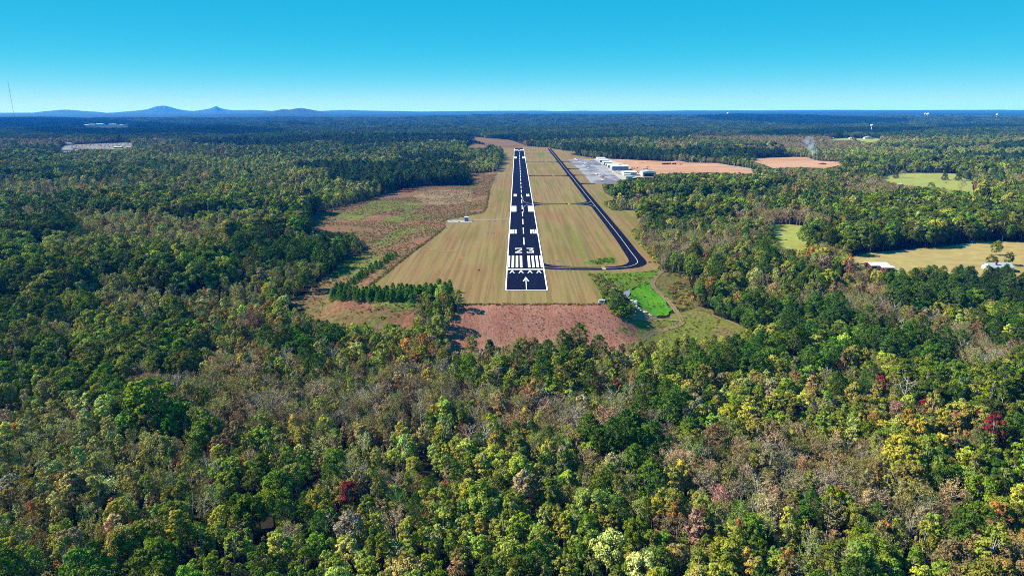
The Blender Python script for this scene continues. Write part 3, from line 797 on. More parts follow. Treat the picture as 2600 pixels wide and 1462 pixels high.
# far left: long pale buildings and the crowded lot
for (a, b, py, h, lab) in ((213,224,320,8,'bright white end block of the far factory'), (225,241,319.5,9,'second white block of the far factory'), (243,268,318.5,9,'long pale block in the middle of the far factory'),
        (275,300,318.5,7,'low white block right of the middle of the far factory'), (303,312,319,6,'thin white block of the far factory'), (321,331,319.5,9,'separate white block at the right end of the far factory')):
    farm('factory', lab, 'factory', a, b, py, 40, hgt=h, wall=m_wall, roof=m_roof, rise=2, windows=5, door=[(.45,.55,4)])
farm('warehouse', 'white roofed long shed at the front left of the crowded lot', 'warehouse', 156, 178, 384.5, 14, hgt=5, wall=m_wall, roof=m_roof, rise=1, door=[(.4,.6,3)])
farm('warehouse', 'white long shed at the back left of the crowded lot', 'warehouse', 166, 181, 369, 14, hgt=6, wall=m_wall, roof=m_roof, rise=1, door=[(.4,.6,3)])
farm('warehouse', 'white roofed shed at the front right of the crowded lot', 'warehouse', 289, 308, 377.5, 12, hgt=5, wall=m_wall_blue_and_shade, roof=m_roof, rise=1, door=[(.4,.6,3)])
farm('warehouse', 'short white shed right of the lot, beside the trees', 'warehouse', 321, 333, 377, 12, hgt=5, wall=m_wall_blue_and_shade, roof=m_roof, rise=1, door=[(.4,.6,3)])
farm('house', 'white homestead far off in the left of centre woods', 'house', 838, 846, 306, 14, hgt=7, wall=m_wall, roof=m_roof, rise=2, windows=2)
farm('house', 'second white homestead far off, right of the first', 'house', 888, 900, 306, 14, hgt=7, wall=m_wall, roof=m_roof, rise=2, windows=2)
farm('house', 'lone white house in the woods left of the runway axis', 'house', 683, 689, 342, 12, hgt=7, wall=m_wall, roof=m_roof, rise=3, windows=2)

# water towers
def water_tower(px, py, hpx, dist, label):
    d = ray(px, py); t = dist/math.hypot(d.x, d.y)
    x, y = d.x*t, d.y*t; g = hz(x, y); top = H_CAM + (ray(px, py-hpx).z)*dist/math.hypot(ray(px,py-hpx).x, ray(px,py-hpx).y)
    hh = top - g
    e = tag(empty('water_tower', (x, y, g)), label, 'water tower')
    r = .62*hpx/F_PX*dist*.6 + 4
    MB().lathe((0,0,0), [(2.2,-2),(1.8,hh*.3),(1.8,hh-2.2*r)], 10).build('column', m_trim, e)
    MB().lathe((0,0,hh-r), [(1.8,-r*1.25),(r*.7,-r*.8),(r*1.15,-.2*r),(r*1.2,.15*r),(r*.9,.6*r),(r*.4,.9*r),(.3,r)], 16).build('tank', m_trim, e, True)
    MB().lathe((0,0,hh-2.3*r), [(2.6,0),(2.6,.5)], 10).build('balcony', m_roof_grey, e)
water_tower(2356, 292, 5, 9500, 'tall white water tower on the right skyline')
water_tower(2349, 290, 3, 9900, 'smaller white water tower just left of the tall one')
water_tower(1848, 290, 4, 9500, 'white water tower above the woods right of the runway axis')
water_tower(2532, 292, 3, 9000, 'white water tower nearest the right edge of the skyline')
water_tower(2214, 318, 2.5, 3900, 'short white water tank in the trees above the far lawn')
# radio mast
d = ray(34, 284); t = 4200/math.hypot(d.x, d.y); x, y = d.x*t, d.y*t; g = hz(x, y)
dd = ray(22, 207); top = H_CAM + dd.z*4200/math.hypot(dd.x, dd.y)
mast = tag(empty('radio_mast', (x, y, g)), 'very tall thin radio mast on the skyline at the left edge', 'mast')
mm = MB(); L = top-g
m_mast = plain('mast_steel', (.22,.22,.25), .6)
for k in range(3):
    a = 2*math.pi*k/3
    mm.tube((1.0*math.cos(a), 1.0*math.sin(a), 0), (1.0*math.cos(a), 1.0*math.sin(a), L), .13, n=5)
for i in range(int(L/6)):
    for k in range(3):
        a, b = 2*math.pi*k/3, 2*math.pi*(k+1)/3
        mm.tube((math.cos(a), math.sin(a), i*6), (math.cos(b), math.sin(b), i*6+6), .12, n=4, cap=False)
mm.build('lattice', m_mast, mast)
for k in range(3):
    a = 2*math.pi*k/3 + .5
    MB().tube((0,0,L*.85), (L*.5*math.cos(a), L*.5*math.sin(a), 0), .05, n=4).build('guy_wire', m_mast, mast)

# ------------------------------------------------------------------ weather station on its gravel pad, approach lights, signs
PAD = flat(Z6([(385,935),(520,928),(900,932),(1170,938),(1150,998),(760,1000),(450,992)]))
sheet('gravel_pad', PAD, m_gravel, 'pale gravel pad under the weather station left of the runway', 'gravel pad', off=.34, step=4, amp=.2, flatz=0)
ribbon('service_path', [P0(*q) for q in Z6([(1165,938),(1600,920),(2000,910),(2262,905)])], 2.2, m_gravel, 'thin pale path from the weather station to the runway edge', 'path', .34, flatz=0)
x, y = P0(*Z6([(990,962)])[0])
hut = tag(empty('equipment_hut', (x, y, .35)), 'small blue grey equipment hut with white roof on the gravel pad', 'hut')
MB().box(-2.1,2.1,-1.7,1.7,0,4.1).build('wall', m_wall_blue_and_shade, hut)
MB().box(-2.4,2.4,-2,2,4.1,4.6).build('roof', m_trim, hut)
MB().box(-.5,.5,-1.78,-1.68,.1,2.2).build('door', m_door, hut)
tw = tag(empty('lattice_tower', (x-.4, y+3.2, .35)), 'slim white lattice tower standing behind the equipment hut', 'tower')
lt = MB(); HT = 19.5
for k in range(4):
    sx, sy = (-1,1,1,-1)[k], (-1,-1,1,1)[k]
    lt.tube((sx*.75, sy*.75, 0), (sx*.22, sy*.22, HT*.8), .11, .07, n=5)
for i in range(9):
    z0, z1 = HT*.8*i/9, HT*.8*(i+1)/9
    w0, w1 = .75-.53*i/9, .75-.53*(i+1)/9
    for k in range(4):
        a = ((-1,-1),(1,-1),(1,1),(-1,1)); p, q = a[k], a[(k+1) % 4]
        lt.tube((p[0]*w0,p[1]*w0,z0), (q[0]*w1,q[1]*w1,z1), .06, n=4, cap=False)
        lt.tube((p[0]*w1,p[1]*w1,z1), (q[0]*w1,q[1]*w1,z1), .05, n=4, cap=False)
lt.build('frame', m_trim, tw)
MB().tube((0,0,HT*.78), (0,0,HT), .14, .05).build('antenna', m_trim, tw)
MB().box(-.5,.5,-.5,.5,HT*.5,HT*.5+.12).build('platform', m_roof_grey, tw)
x, y = P0(*Z6([(465,952)])[0])
wp = tag(empty('weather_pole', (x, y, .35)), 'thin white and red weather pole at the left end of the gravel pad', 'pole')
MB().tube((0,0,0), (0,0,9.5), .12, .08).build('pole', m_trim, wp)
MB().tube((-.9,0,9.2), (.9,0,9.2), .06).build('crossarm', m_trim, wp)
MB().box(-.25,.25,-.2,.2,2.2,3.4).build('box', m_brick, wp)
x, y = P0(*Z6([(522,975)])[0])
rg = tag(empty('sensor_box', (x, y, .35)), 'low white sensor box on legs beside the weather pole', 'sensor')
MB().box(-.9,.9,-.5,.5,1.0,2.3).build('cabinet', m_trim, rg)
for sx in (-1, 1): MB().tube((sx*.7,0,0), (sx*.7,0,1.0), .08).build('leg', m_door, rg)
MB().tube((0,0,2.3), (0,0,4.2), .07).build('mast', m_trim, rg)
x, y = P0(*Z6([(770,990)])[0])
gb = tag(empty('battery_box', (x, y, .35)), 'low dark box at the front edge of the gravel pad', 'box')
MB().box(-.8,.8,-.4,.4,0,.7).build('body', m_dark, gb); MB().box(-.85,.85,-.45,.45,.7,.78).build('lid', m_door, gb)
def light_unit(px, py, label):
    x, y = P0(px, py)
    e = tag(empty('approach_light', (x, y, .22)), label, 'approach light', 'white approach light units beside the runway')
    MB().box(-.95,.95,-.5,.6,.45,1.1).build('housing', m_trim, e)
    MB().box(-.7,.7,-.56,-.5,.55,.95).build('lens', m_glass, e)
    for sx in (-1, 1): MB().tube((sx*.7,0,0), (sx*.7,0,.45), .06).build('leg', m_door, e)
for (q, lab) in zip(Z6([(1670,965),(1850,965)]), ('left unit of the farther pair of white approach lights', 'right unit of the farther pair of white approach lights')): light_unit(*q, lab)
for (q, lab) in zip(Z1([(963,719),(1004,719)]), ('left unit of the nearer pair of white approach lights', 'right unit of the nearer pair of white approach lights')): light_unit(*q, lab)
def sign_box(px, py, label, face, wd=2.2, name='taxiway_sign', cat='sign', lettering=None):
    x, y = P0(px, py)
    e = tag(empty(name, (x, y, .24)), label, cat)
    MB().box(-wd/2,wd/2,-.15,.15,.35,1.25).build('panel', face, e)
    MB().box(-wd/2-.06,wd/2+.06,-.12,.12,1.25,1.33).build('frame', m_door, e)
    for sx in (-1, 1): MB().tube((sx*wd*.35,0,0), (sx*wd*.35,0,.35), .06).build('leg', m_door, e)
    return e
m_signred = plain('red_sign_face', (.55,.05,.03), .5)
m_orange = plain('orange_face', (.75,.22,.04), .6)
sign_box(*Z1([(1473,930)])[0], 'small white sign in the grass near the number 23 end', m_trim)
sign_box(*Z1([(1820,1013)])[0], 'small white sign in front of the yellow hold bars at the bend', m_trim)
sign_box(*Z1([(2146,941)])[0], 'red and white sign outside the taxiway bend', m_signred, 2.6)
sign_box(*Z1([(1803,510)])[0], 'small pale sign right of the long taxiway', m_trim)
sign_box(*Z1([(1536,998)])[0], 'small white marker below the near connecting taxiway, left one', m_trim, 1.2)
sign_box(*Z1([(1565,998)])[0], 'small white marker below the near connecting taxiway, right one', m_trim, 1.2)
sign_box(*Z1([(905,998)])[0], 'small brown marker in the mown grass left of the arrowheads', m_brick, 1.2)
x, y = P0(*Z1([(1797,1230)])[0])
e = tag(empty('junction_box', (x, y, .24)), 'white utility box at the right end of the grass edge above the red bank', 'utility box')
MB().box(-1.9,1.9,-1.2,1.2,0,1.9).build('cabinet', m_trim, e); MB().box(-2.05,2.05,-1.35,1.35,1.9,2.1).build('lid', m_roof_grey, e); MB().box(-.9,.9,-1.26,-1.2,.3,1.6).build('door', m_door, e)
x, y = P(*Z1([(420,389)])[0])
e = tag(empty('marker_post', (x, y, hz(x, y))), 'bright orange marker post at the edge of the left wood', 'marker')
MB().tube((0,0,0),(0,0,4.5),.18).build('post', m_trim, e); MB().lathe((0,0,2.6), [(.3,0),(1.0,.4),(1.0,1.6),(.3,2.2)], 10).build('drum', m_orange, e)

# ------------------------------------------------------------------ small aeroplanes
m_pl_white = plain('white_aircraft_paint', (.80,.81,.82), .3, .4)
m_pl_blue = plain('blue_aircraft_paint', (.10,.16,.42), .3, .4)
m_pl_red = plain('red_aircraft_paint', (.38,.03,.05), .3, .4)
m_pl_teal = plain('teal_stripe_paint', (.40,.62,.62), .3, .4)
m_tyre = plain('tyre', (.02,.02,.02), .9)
m_metal = plain('bare_metal', (.45,.46,.48), .35, .5, .8)
def plane_parts(root, body, wingm, low):
    def ring(y, rx, rz, zc, n=10): return [(rx*math.cos(2*math.pi*k/n), y, zc + rz*math.sin(2*math.pi*k/n)) for k in range(n)]
    MB().loft([ring(-2.5,.28,.28,1.35), ring(-2.2,.5,.45,1.35), ring(-1.2,.58,.58,1.4), ring(-.6,.62,.85,1.6), ring(1.0,.6,.85,1.6), ring(2.2,.42,.5,1.5), ring(5.2,.12,.2,1.6)]).build('fuselage', body, root, True)
    z = 1.0 if low else 2.45
    wgt = MB()
    for s in (-1, 1):
        vs = []
        for (x, y0, y1, dz) in ((0,-.85,.85,0),(s*5.4,-.65,.5,.25)):
            vs += [(x,y0,z+dz),(x,y1,z+dz),(x,y1,z+dz+.06),(x,(y0*.6+y1*.4),z+dz+.17),(x,y0,z+dz+.08)]
        wgt.add(vs, [(0,1,6,5),(1,2,7,6),(2,3,8,7),(3,4,9,8),(4,0,5,9),(5,6,7,8,9)])
    wgt.build('wing', wingm, root)
    MB().box(-1.75,1.75,4.5,5.3,1.62,1.70).build('tailplane', wingm, root)
    MB().add([(-.05,4.2,1.7),(-.05,5.4,1.7),(-.05,5.6,3.1),(-.05,5.0,3.1),(.05,4.2,1.7),(.05,5.4,1.7),(.05,5.6,3.1),(.05,5.0,3.1)],
             [(0,1,2,3),(7,6,5,4),(0,4,5,1),(1,5,6,2),(2,6,7,3),(3,7,4,0)]).build('tail_fin', body, root)
    MB().add([(-.5,-1.0,1.75),(.5,-1.0,1.75),(.5,-.5,2.38),(-.5,-.5,2.38),(-.66,.7,2.3),(.66,.7,2.3),(-.66,-.5,1.75),(.66,-.5,1.75),(.66,.7,1.75),(-.66,.7,1.75)],
             [(0,1,2,3),(3,2,5,4),(6,3,4,9),(7,8,5,2)]).build('window', m_glass, root)
    pr = MB().tube((0,-2.65,1.35),(0,-2.45,1.35),.2,.28,8).build('spinner', m_metal, root)
    MB().box(-.95,.95,-2.6,-2.55,1.28,1.42).build('propeller', m_tyre, root)
    for (x, y) in ((0,-1.6),(-1.2,.6),(1.2,.6)):
        MB().tube((x-.09,y,.28),(x+.09,y,.28),.28,n=10).build('wheel', m_tyre, root)
        MB().tube((x,y,.4),(x*.35,y,1.2),.06).build('landing_leg', m_metal, root)
    if not low:
        for s in (-1, 1): MB().tube((s*.5,-.1,1.1),(s*2.7,-.1,2.5),.06).build('wing_strut', wingm, root)
protos = {}
def aeroplane(px, py, rot, label, body='white', low=False):
    key = (body, low)
    x, y = P0(*Z3([(px, py)])[0])
    if key not in protos:
        e = empty('aeroplane', (x, y, .36), R(rot))
        bm_ = {'white': m_pl_white, 'blue': m_pl_blue, 'red': m_pl_red, 'teal': m_pl_teal}[body]
        plane_parts(e, bm_, m_pl_white if body != 'red' else m_pl_red, low)
        protos[key] = (e, kid_tree(e))
    else:
        src, kids = protos[key]
        e = copy_tree(src, kids); e.location = (x, y, .36); e.rotation_euler = (0, 0, R(rot))
    e.scale = (1.15,)*3
    tag(e, label, 'aeroplane', 'small planes parked on the apron')
for a in [(395,243,60,'white plane at the far left tip of the apron'), (436,264,70,'white plane nearest the camera in the far trio'), (452,240,50,'blue plane in the far group','blue',True), (508,252,60,'white plane at the right of the far group'),
          (500,318,80,'white plane at the left of the middle row'), (545,306,60,'small blue plane at the back of the middle row','blue',True), (548,345,75,'white plane second from left in the middle row'),
          (590,328,60,'white low winged plane in the middle row','white',True), (625,345,70,'white plane behind the middle of the row'), (590,382,85,'white plane in front of the middle row'),
          (622,408,80,'white low winged plane nearest the camera in the middle row','white',True), (655,372,65,'white plane toward the right of the middle row'), (692,396,55,'blue plane at the right end of the middle row','blue',True),
          (680,472,95,'long white plane alone in the middle of the apron'), (742,502,80,'teal and white plane parked beside the lone white one','teal',True),
          (905,600,60,'white plane at the back left of the near row'), (955,608,70,'white low winged plane behind the red one','white',True), (985,640,75,'white plane just left of the red plane'),
          (1028,672,70,'dark red plane in the near row','red',True), (1085,702,60,'blue plane at the right of the near row','blue',True), (1012,752,92,'large white plane nearest the camera on the apron')]:
    aeroplane(*a)

# ------------------------------------------------------------------ cars, trucks, machines
def car_parts(root, paint, van=False):
    b = MB()
    prof = [(-2.2,.45),(-2.2,.85),(-1.2,1.0),(2.15,1.0),(2.2,.45)]
    b.add([(-.88,y,z) for y,z in prof]+[(.88,y,z) for y,z in prof], [(4,3,2,1,0),(5,6,7,8,9)]+[(k,(k+1)%5,5+(k+1)%5,5+k) for k in range(5)])
    b.build('body', paint, root)
    if van: MB().box(-.85,.85,-1.3,2.1,1.0,2.0).build('cabin', paint, root)
    else: MB().add([(-.8,-1.1,1.0),(.8,-1.1,1.0),(.8,1.8,1.0),(-.8,1.8,1.0),(-.66,-.4,1.5),(.66,-.4,1.5),(.66,1.2,1.5),(-.66,1.2,1.5)],
               [(4,5,6,7),(0,1,5,4),(1,2,6,5),(2,3,7,6),(3,0,4,7)]).build('cabin', m_glass, root)
    for x in (-.8, .8):
        for y in (-1.35, 1.35): MB().tube((x-.1,y,.32),(x+.1,y,.32),.32,n=10).build('wheel', m_tyre, root)
cprotos = {}
paints = {'white': m_trim, 'red': m_pl_red, 'blue': m_pl_blue, 'black': m_wall_dark, 'silver': m_metal}
def vehicle(x, y, rot, label, col='white', van=False, group=None, cat='car', sc=1.0):
    key = (col, van)
    if key not in cprotos:
        e = empty('van' if van else 'parked_car', (x, y, 0), R(rot)); car_parts(e, paints[col], van); cprotos[key] = (e, kid_tree(e))
    else:
        e = copy_tree(*cprotos[key]); e.rotation_euler = (0, 0, R(rot))
    e.location = (x, y, hz(x, y) + .36); e.scale = (sc,)*3
    for k in ('label', 'category', 'group'):
        if k in e: del e[k]
    tag(e, label, cat, group)
Zv = Zm(1560, 400, 12.88)
for (px, py, rot, lab, col, van) in [(1240,528,20,'black car at the left corner of the biggest hangar','black',False), (1262,540,30,'white van beside the biggest hangar front','white',True), (1300,505,0,'red car in front of the biggest hangar','red',False),
        (1345,545,40,'second red car, lower, in front of the biggest hangar','red',False), (1395,520,0,'blue van in front of the biggest hangar','blue',True), (1440,500,0,'silver car in front of the biggest hangar','silver',False),
        (1400,575,30,'red car by the white roofed hangar near the wood','red',False), (1430,592,20,'white car by the white roofed hangar near the wood','white',False), (1500,505,90,'black van right of centre of the biggest hangar front','black',True),
        (1040,372,80,'black car by the fourth hangar','black',False), (1085,398,80,'white car beside the long low hangar','white',False),
        (1832,540,0,'blue car between the two nearest large hangars','blue',False), (1850,556,10,'red car between the two nearest large hangars','red',False)]:
    x, y = P0(*Z3([(px, py)])[0]); vehicle(x, y, rot, lab, col, van)
for (px, py, rot, lab) in [(1045,622,90,'white trailer at the left of the huge dark hangar door'), (1275,606,0,'white van right of the huge dark hangar door'), (1355,606,0,'white van farthest right beside the open hangar'), (2470,165,80,'white truck at the far edge of the orange dirt site')]:
    x, y = P0(*Zv([(px, py)])[0]); vehicle(x, y, rot, lab, 'white', True, cat='van', sc=1.3)
x, y = P0(*Z2([(1780, 238)])[0]); vehicle(x, y, 90, 'second white truck on the far right of the orange dirt site', 'white', True, cat='van', sc=1.4)
x, y = P(1781, 456); vehicle(x-2, y-2, 90, 'white van below the long white roof among the trees', 'white', True, cat='van', sc=1.2)
# crowded lot far left
r = random.Random(5)
lot = []
for k in range(64):
    row = k % 4
    px = 182 + (k//4)*9.6 + r.uniform(-3, 3)
    py = 368.2 + row*2.4 - (px-182)*.018 + r.uniform(-.5, .5) + (3 if px < 205 else 0)
    if py > 374 and px > 215 and px < 262: continue
    lot.append((px, py))
for k, (px, py) in enumerate(lot):
    x, y = P(px, py)
    col = ['white','white','silver','white','blue','red','black','white'][k % 8]
    vehicle(x, y, r.choice((0, 10, 90, 80)), f'tiny {col} {"van" if k%5==0 else "car"} in the crowded far left lot', col, k % 5 == 0, group=f'{col} vehicles in the far left lot', sc=1.25)
# earth moving machines on the dirt
m_rust = plain('rusty_machine', (.16,.045,.02), .7)
m_cat = plain('yellow_machine', (.50,.26,.03), .6)
def dump_truck(px, py, rot, label, col=m_rust, zz=Zv):
    x, y = P0(*zz([(px, py)])[0])
    e = tag(empty('dump_truck', (x, y, .3), R(rot)), label, 'dump truck')
    MB().box(-1.5,1.5,-4.6,4.0,1.0,1.6).build('chassis', col, e)
    MB().box(-1.4,1.4,-5.2,-3.2,1.6,3.7).build('cab', col, e)
    MB().add([(-1.6,-2.8,1.7),(1.6,-2.8,1.7),(1.6,4.6,2.0),(-1.6,4.6,2.0),(-1.9,-3.0,3.8),(1.9,-3.0,3.8),(1.9,5.0,3.2),(-1.9,5.0,3.2)],
             [(0,3,2,1),(0,1,5,4),(1,2,6,5),(2,3,7,6),(3,0,4,7),(4,5,6,7)]).build('dump_bed', col, e)
    for sx in (-1, 1):
        for yy in (-3.6, 1.0, 3.0): MB().tube((sx*1.35-.3,yy,.85),(sx*1.35+.3,yy,.85),.85,n=12).build('wheel', m_tyre, e)
def excavator(px, py, rot, label, col=m_cat, zz=Zv):
    x, y = P0(*zz([(px, py)])[0])
    e = tag(empty('excavator', (x, y, .3), R(rot)), label, 'excavator')
    for sx in (-1, 1): MB().box(sx*1.3-.35,sx*1.3+.35,-2.2,2.2,0,1.0).build('track', m_tyre, e)
    MB().box(-1.5,1.5,-1.6,2.2,1.1,2.5).build('body', col, e)
    MB().box(-1.5,-.3,-1.7,.1,2.5,3.6).build('cab', m_glass, e)
    e.scale = (.8, .8, .62)
    MB().tube((.3,-1.2,2.3),(.3,-4.2,5.6),.35,.28).build('boom', col, e)
    MB().tube((.3,-4.2,5.6),(.3,-6.4,2.6),.28,.2).build('stick', col, e)
    MB().box(-.3,.9,-7.0,-6.1,1.6,2.7).build('bucket', m_rust, e)
dump_truck(1610,238,90,'dark red dump truck at the left of the machine line on the dirt')
dump_truck(1665,238,90,'dark red dump truck just right of the first one on the dirt')
dump_truck(1780,232,90,'rusty dump truck third along the machine line')
dump_truck(1945,233,90,'rusty dump truck fourth along the machine line')
excavator(2160,240,60,'dark excavator at the right end of the machine line', m_rust)
excavator(1080,335,100,'dark excavator on the dirt behind the open hangar', m_rust)
excavator(755,362,80,'rusty excavator on the dirt right of the biggest hangar', m_rust)
dump_truck(1020,434,90,'rusty dump truck just behind the open hangar roof')
excavator(1135,425,45,'yellow excavator behind the open hangar roof')
excavator(575,372,70,'yellow excavator beside the right wall of the biggest hangar')
dump_truck(2300,262,90,'rusty dump truck on the far right of the dirt site', m_rust, Zm(1700,360,4.0)) if False else None
# dirt mounds
m_pile = M('dirt_mound', [(.60,.29,.15),(.74,.40,.24)], scale=.2, fine=.8, fine_amt=.2)
def mound(px, py, rx, ry, hh, label, zz=Zv, mat=m_pile, name='dirt_mound'):
    x, y = P0(*zz([(px, py)])[0])
    n, mrings = 22, 7; vs, rr = [], random.Random(int(px))
    for i in range(mrings):
        t = i/(mrings-1)
        for k in range(n):
            a = 2*math.pi*k/n; q = (1-t)*(1+.18*math.sin(3*a+px)+.1*rr.uniform(-1,1))
            vs.append((rx*q*math.cos(a), ry*q*math.sin(a), hh*(math.sin(t*math.pi/2)**1.3)*(1+.12*rr.uniform(-1,1)) - .3*(1-t)))
    fs = [(i*n+k, i*n+(k+1)%n, (i+1)*n+(k+1)%n, (i+1)*n+k) for i in range(mrings-1) for k in range(n)]
    o = MB().add(vs, fs).build(name, mat, None, True); o.location = (x, y, .3)
    return tag(o, label, 'mound')
mound(2050,185,26,20,4.5,'large pale dirt mound at the far side of the dirt site')
mound(830,180,18,12,2.5,'low dirt mound left of the far side of the site')
mound(1070,160,14,10,2.2,'smaller dirt mound right of the low one')
mound(600,380,8,6,2.0,'rusty dirt heap beside the biggest hangar', mat=m_soil)
mound(900,440,16,5,1.6,'long dirt heap behind the open hangar', mat=m_soil)
x, y = P(*Z7([(930,443)])[0])
m_ash = M('burnt_brush', [(.05,.02,.015),(.16,.05,.04)], scale=.4, fine=1.5)
mound(930,444,11,7,3.2,'dark burning brush pile on the pale dirt field', Z7, m_ash, 'brush_pile')
mound(905,412,5,4,1.8,'small smoking brush heap at the far edge of the dirt field', Z7, m_ash, 'brush_pile')

# rocks in the wash below the gravel patch
m_rock = plain('pale_rock', (.62,.58,.50), .9, .1, 0, .25)
def rock(px, py, s, label, seed):
    x, y = P(*Z5([(px, py)])[0])
    bm = bmesh.new(); bmesh.ops.create_icosphere(bm, subdivisions=2, radius=1)
    rr = random.Random(seed)
    ph = [rr.uniform(0, 6) for _ in range(6)]
    for v in bm.verts:
        f = 1 + .22*math.sin(3*v.co.x+ph[0]) + .2*math.sin(4*v.co.y+ph[1]) + .15*math.sin(5*v.co.z+ph[2])
        v.co = Vector((v.co.x*s*f*1.2, v.co.y*s*f, v.co.z*s*f*.6))
    me = bpy.data.meshes.new('rock'); bm.to_mesh(me); bm.free(); me.materials.append(m_rock)
    o = link('rock', me); o.location = (x, y, hz(x, y)+.6)
    tag(o, label, 'rock', 'pale rocks strewn down the wash')
for k, (px, py, s) in enumerate([(662,572,2.0),(690,555,1.2),(640,540,.9),(600,505,.9),(700,615,1.0),(735,640,.9),(800,690,1.1),(835,695,.9),(870,720,.8),(660,640,.8),(900,735,.8),(760,670,.7)]):
    rock(px, py, s, 'biggest pale rock in the wash beside the vivid meadow' if k == 0 else 'small pale rock strewn in the wash beside the vivid meadow', k)

# cattle in the pasture
m_cow = plain('dark_cow_hide', (.035,.022,.018), .8)
cow0 = None
for k, (px, py, rot, lab) in enumerate([(1938,597,80,'dark cow left of centre in the far pasture'), (1975,662,60,'dark cow at the lower edge of the far pasture'), (1945,655,100,'dark cow just left of the lowest one in the pasture'), (2050,640,80,'dark cow at the lower right of the pasture'), (2100,612,70,'dark cow at the right of the pasture'), (1770,520,90,'dark cow at the top of the pasture')]):
    x, y = P(*Z7([(px, py)])[0])
    me = bpy.data.meshes.new('cow_skeleton')
    if cow0 is None:
        vs = [(0,.9,1.05),(0,0,1.05),(0,-.8,1.1),(0,-1.25,1.25),(0,-1.6,1.15)]
        es = [(0,1),(1,2),(2,3),(3,4)]
        rad = [.33,.38,.34,.2,.13]
        for (s, yy, par) in ((-1,.85,0),(1,.85,0),(-1,-.75,2),(1,-.75,2)):
            n = len(vs); vs += [(s*.22,yy,.75),(s*.22,yy+(.06 if par == 0 else -.02),.42),(s*.22,yy,.03)]
            es += [(par,n),(n,n+1),(n+1,n+2)]; rad += [.15,.08,.06]
        n = len(vs); vs += [(0,1.22,1.15),(0,1.3,.6)]; es += [(0,n),(n,n+1)]; rad += [.06,.04]
        me.from_pydata(vs, es, [])
        o = bpy.data.objects.new('cow', me); C.objects.link(o)
        sk = o.modifiers.new('skin', 'SKIN'); o.modifiers.new('smooth', 'SUBSURF').levels = 1
        me.materials.append(m_cow)
        for i, v in enumerate(me.skin_vertices[0].data): v.radius = (rad[i], rad[i]); v.use_root = (i == 1)
        cow0 = o
    else:
        o = cow0.copy(); C.objects.link(o)
    o.location = (x, y, hz(x, y)+.3); o.rotation_euler = (0, 0, R(rot)); o.scale = (1.2,)*3
    tag(o, lab, 'cow', 'cattle grazing in the far pasture')

# ------------------------------------------------------------------ hills on the horizon
m_hill = M('wooded_hill', [(.03,.05,.02),(.05,.07,.03)], scale=.004, fine=.03)
def hill(prof, dist, depth, label):
    """prof: (photo x, photo y of the ridge) from left to right; a ridge of real depth at its distance"""
    pts = []
    for px, py in prof:
        d = ray(px, py); t = dist/math.hypot(d.x, d.y)
        pts.append((d.x*t, d.y*t, H_CAM + d.z*t))
    q = []
    n = 8*(len(pts)-1)
    for i in range(len(pts)-1):
        for j in range(8):
            t = j/8; p0, p1, p2, p3 = [Vector(pts[max(0, min(len(pts)-1, i+o))]) for o in (-1,0,1,2)]
            q.append(.5*((2*p1)+(p2-p0)*t+(2*p0-5*p1+4*p2-p3)*t*t+(3*p1-p0-3*p2+p3)*t**3))
    q.append(Vector(pts[-1]))
    vs, fs = [], []; K = 13
    for i, p in enumerate(q):
        dirv = Vector((p.x, p.y, 0)).normalized()
        for k in range(K):
            u = -1 + 2*k/(K-1)
            f = math.exp(-3.2*u*u) - .03
            wob = 1 + .10*math.sin(i*.9 + k*1.7)*(abs(u) > .1)
            vs.append((p.x + dirv.x*u*depth, p.y + dirv.y*u*depth, -60 + (p.z+60)*f*wob/(math.exp(0)-.03)))
    for i in range(len(q)-1):
        for k in range(K-1): fs.append((i*K+k, (i+1)*K+k, (i+1)*K+k+1, i*K+k+1))
    o = MB().add(vs, fs).build('hill', m_hill, None, True)
    if sum(p.normal.z for p in o.data.polygons) < 0: o.data.flip_normals()
    return tag(o, label, 'hill', kind='structure')
hill([(60,290),(100,284.5),(130,281.5),(160,279),(185,280),(215,282.5),(250,284.5),(290,290)], 26000, 900, 'tiny pale hill on the horizon at far left')
hill([(260,290),(300,285),(340,282),(372,278),(392,272),(404,269.5),(418,269),(432,272),(455,278),(480,281.5),(520,283.5),(560,286),(590,290)], 26000, 1200, 'tall flat topped teal mountain on the left horizon')
hill([(430,289),(470,284.5),(505,280.5),(528,277),(541,273),(547,270),(552,271),(560,275),(580,279),(610,280.5),(635,279.5),(665,280.5),(690,282.5),(720,284.5),(760,290)], 26500, 1200, 'teal mountain with a small knob on its peak')
hill([(670,285),(700,281),(718,277.8),(735,278.8),(750,276),(766,275),(785,278),(805,281.5),(830,285)], 17000, 900, 'darker two humped wooded hill left of the runway axis')
hill([(740,290),(780,284.5),(830,281.5),(880,279.5),(920,281),(980,282),(1040,283),(1080,285),(1130,290)], 26000, 1000, 'long low blue ridge on the horizon left of centre')

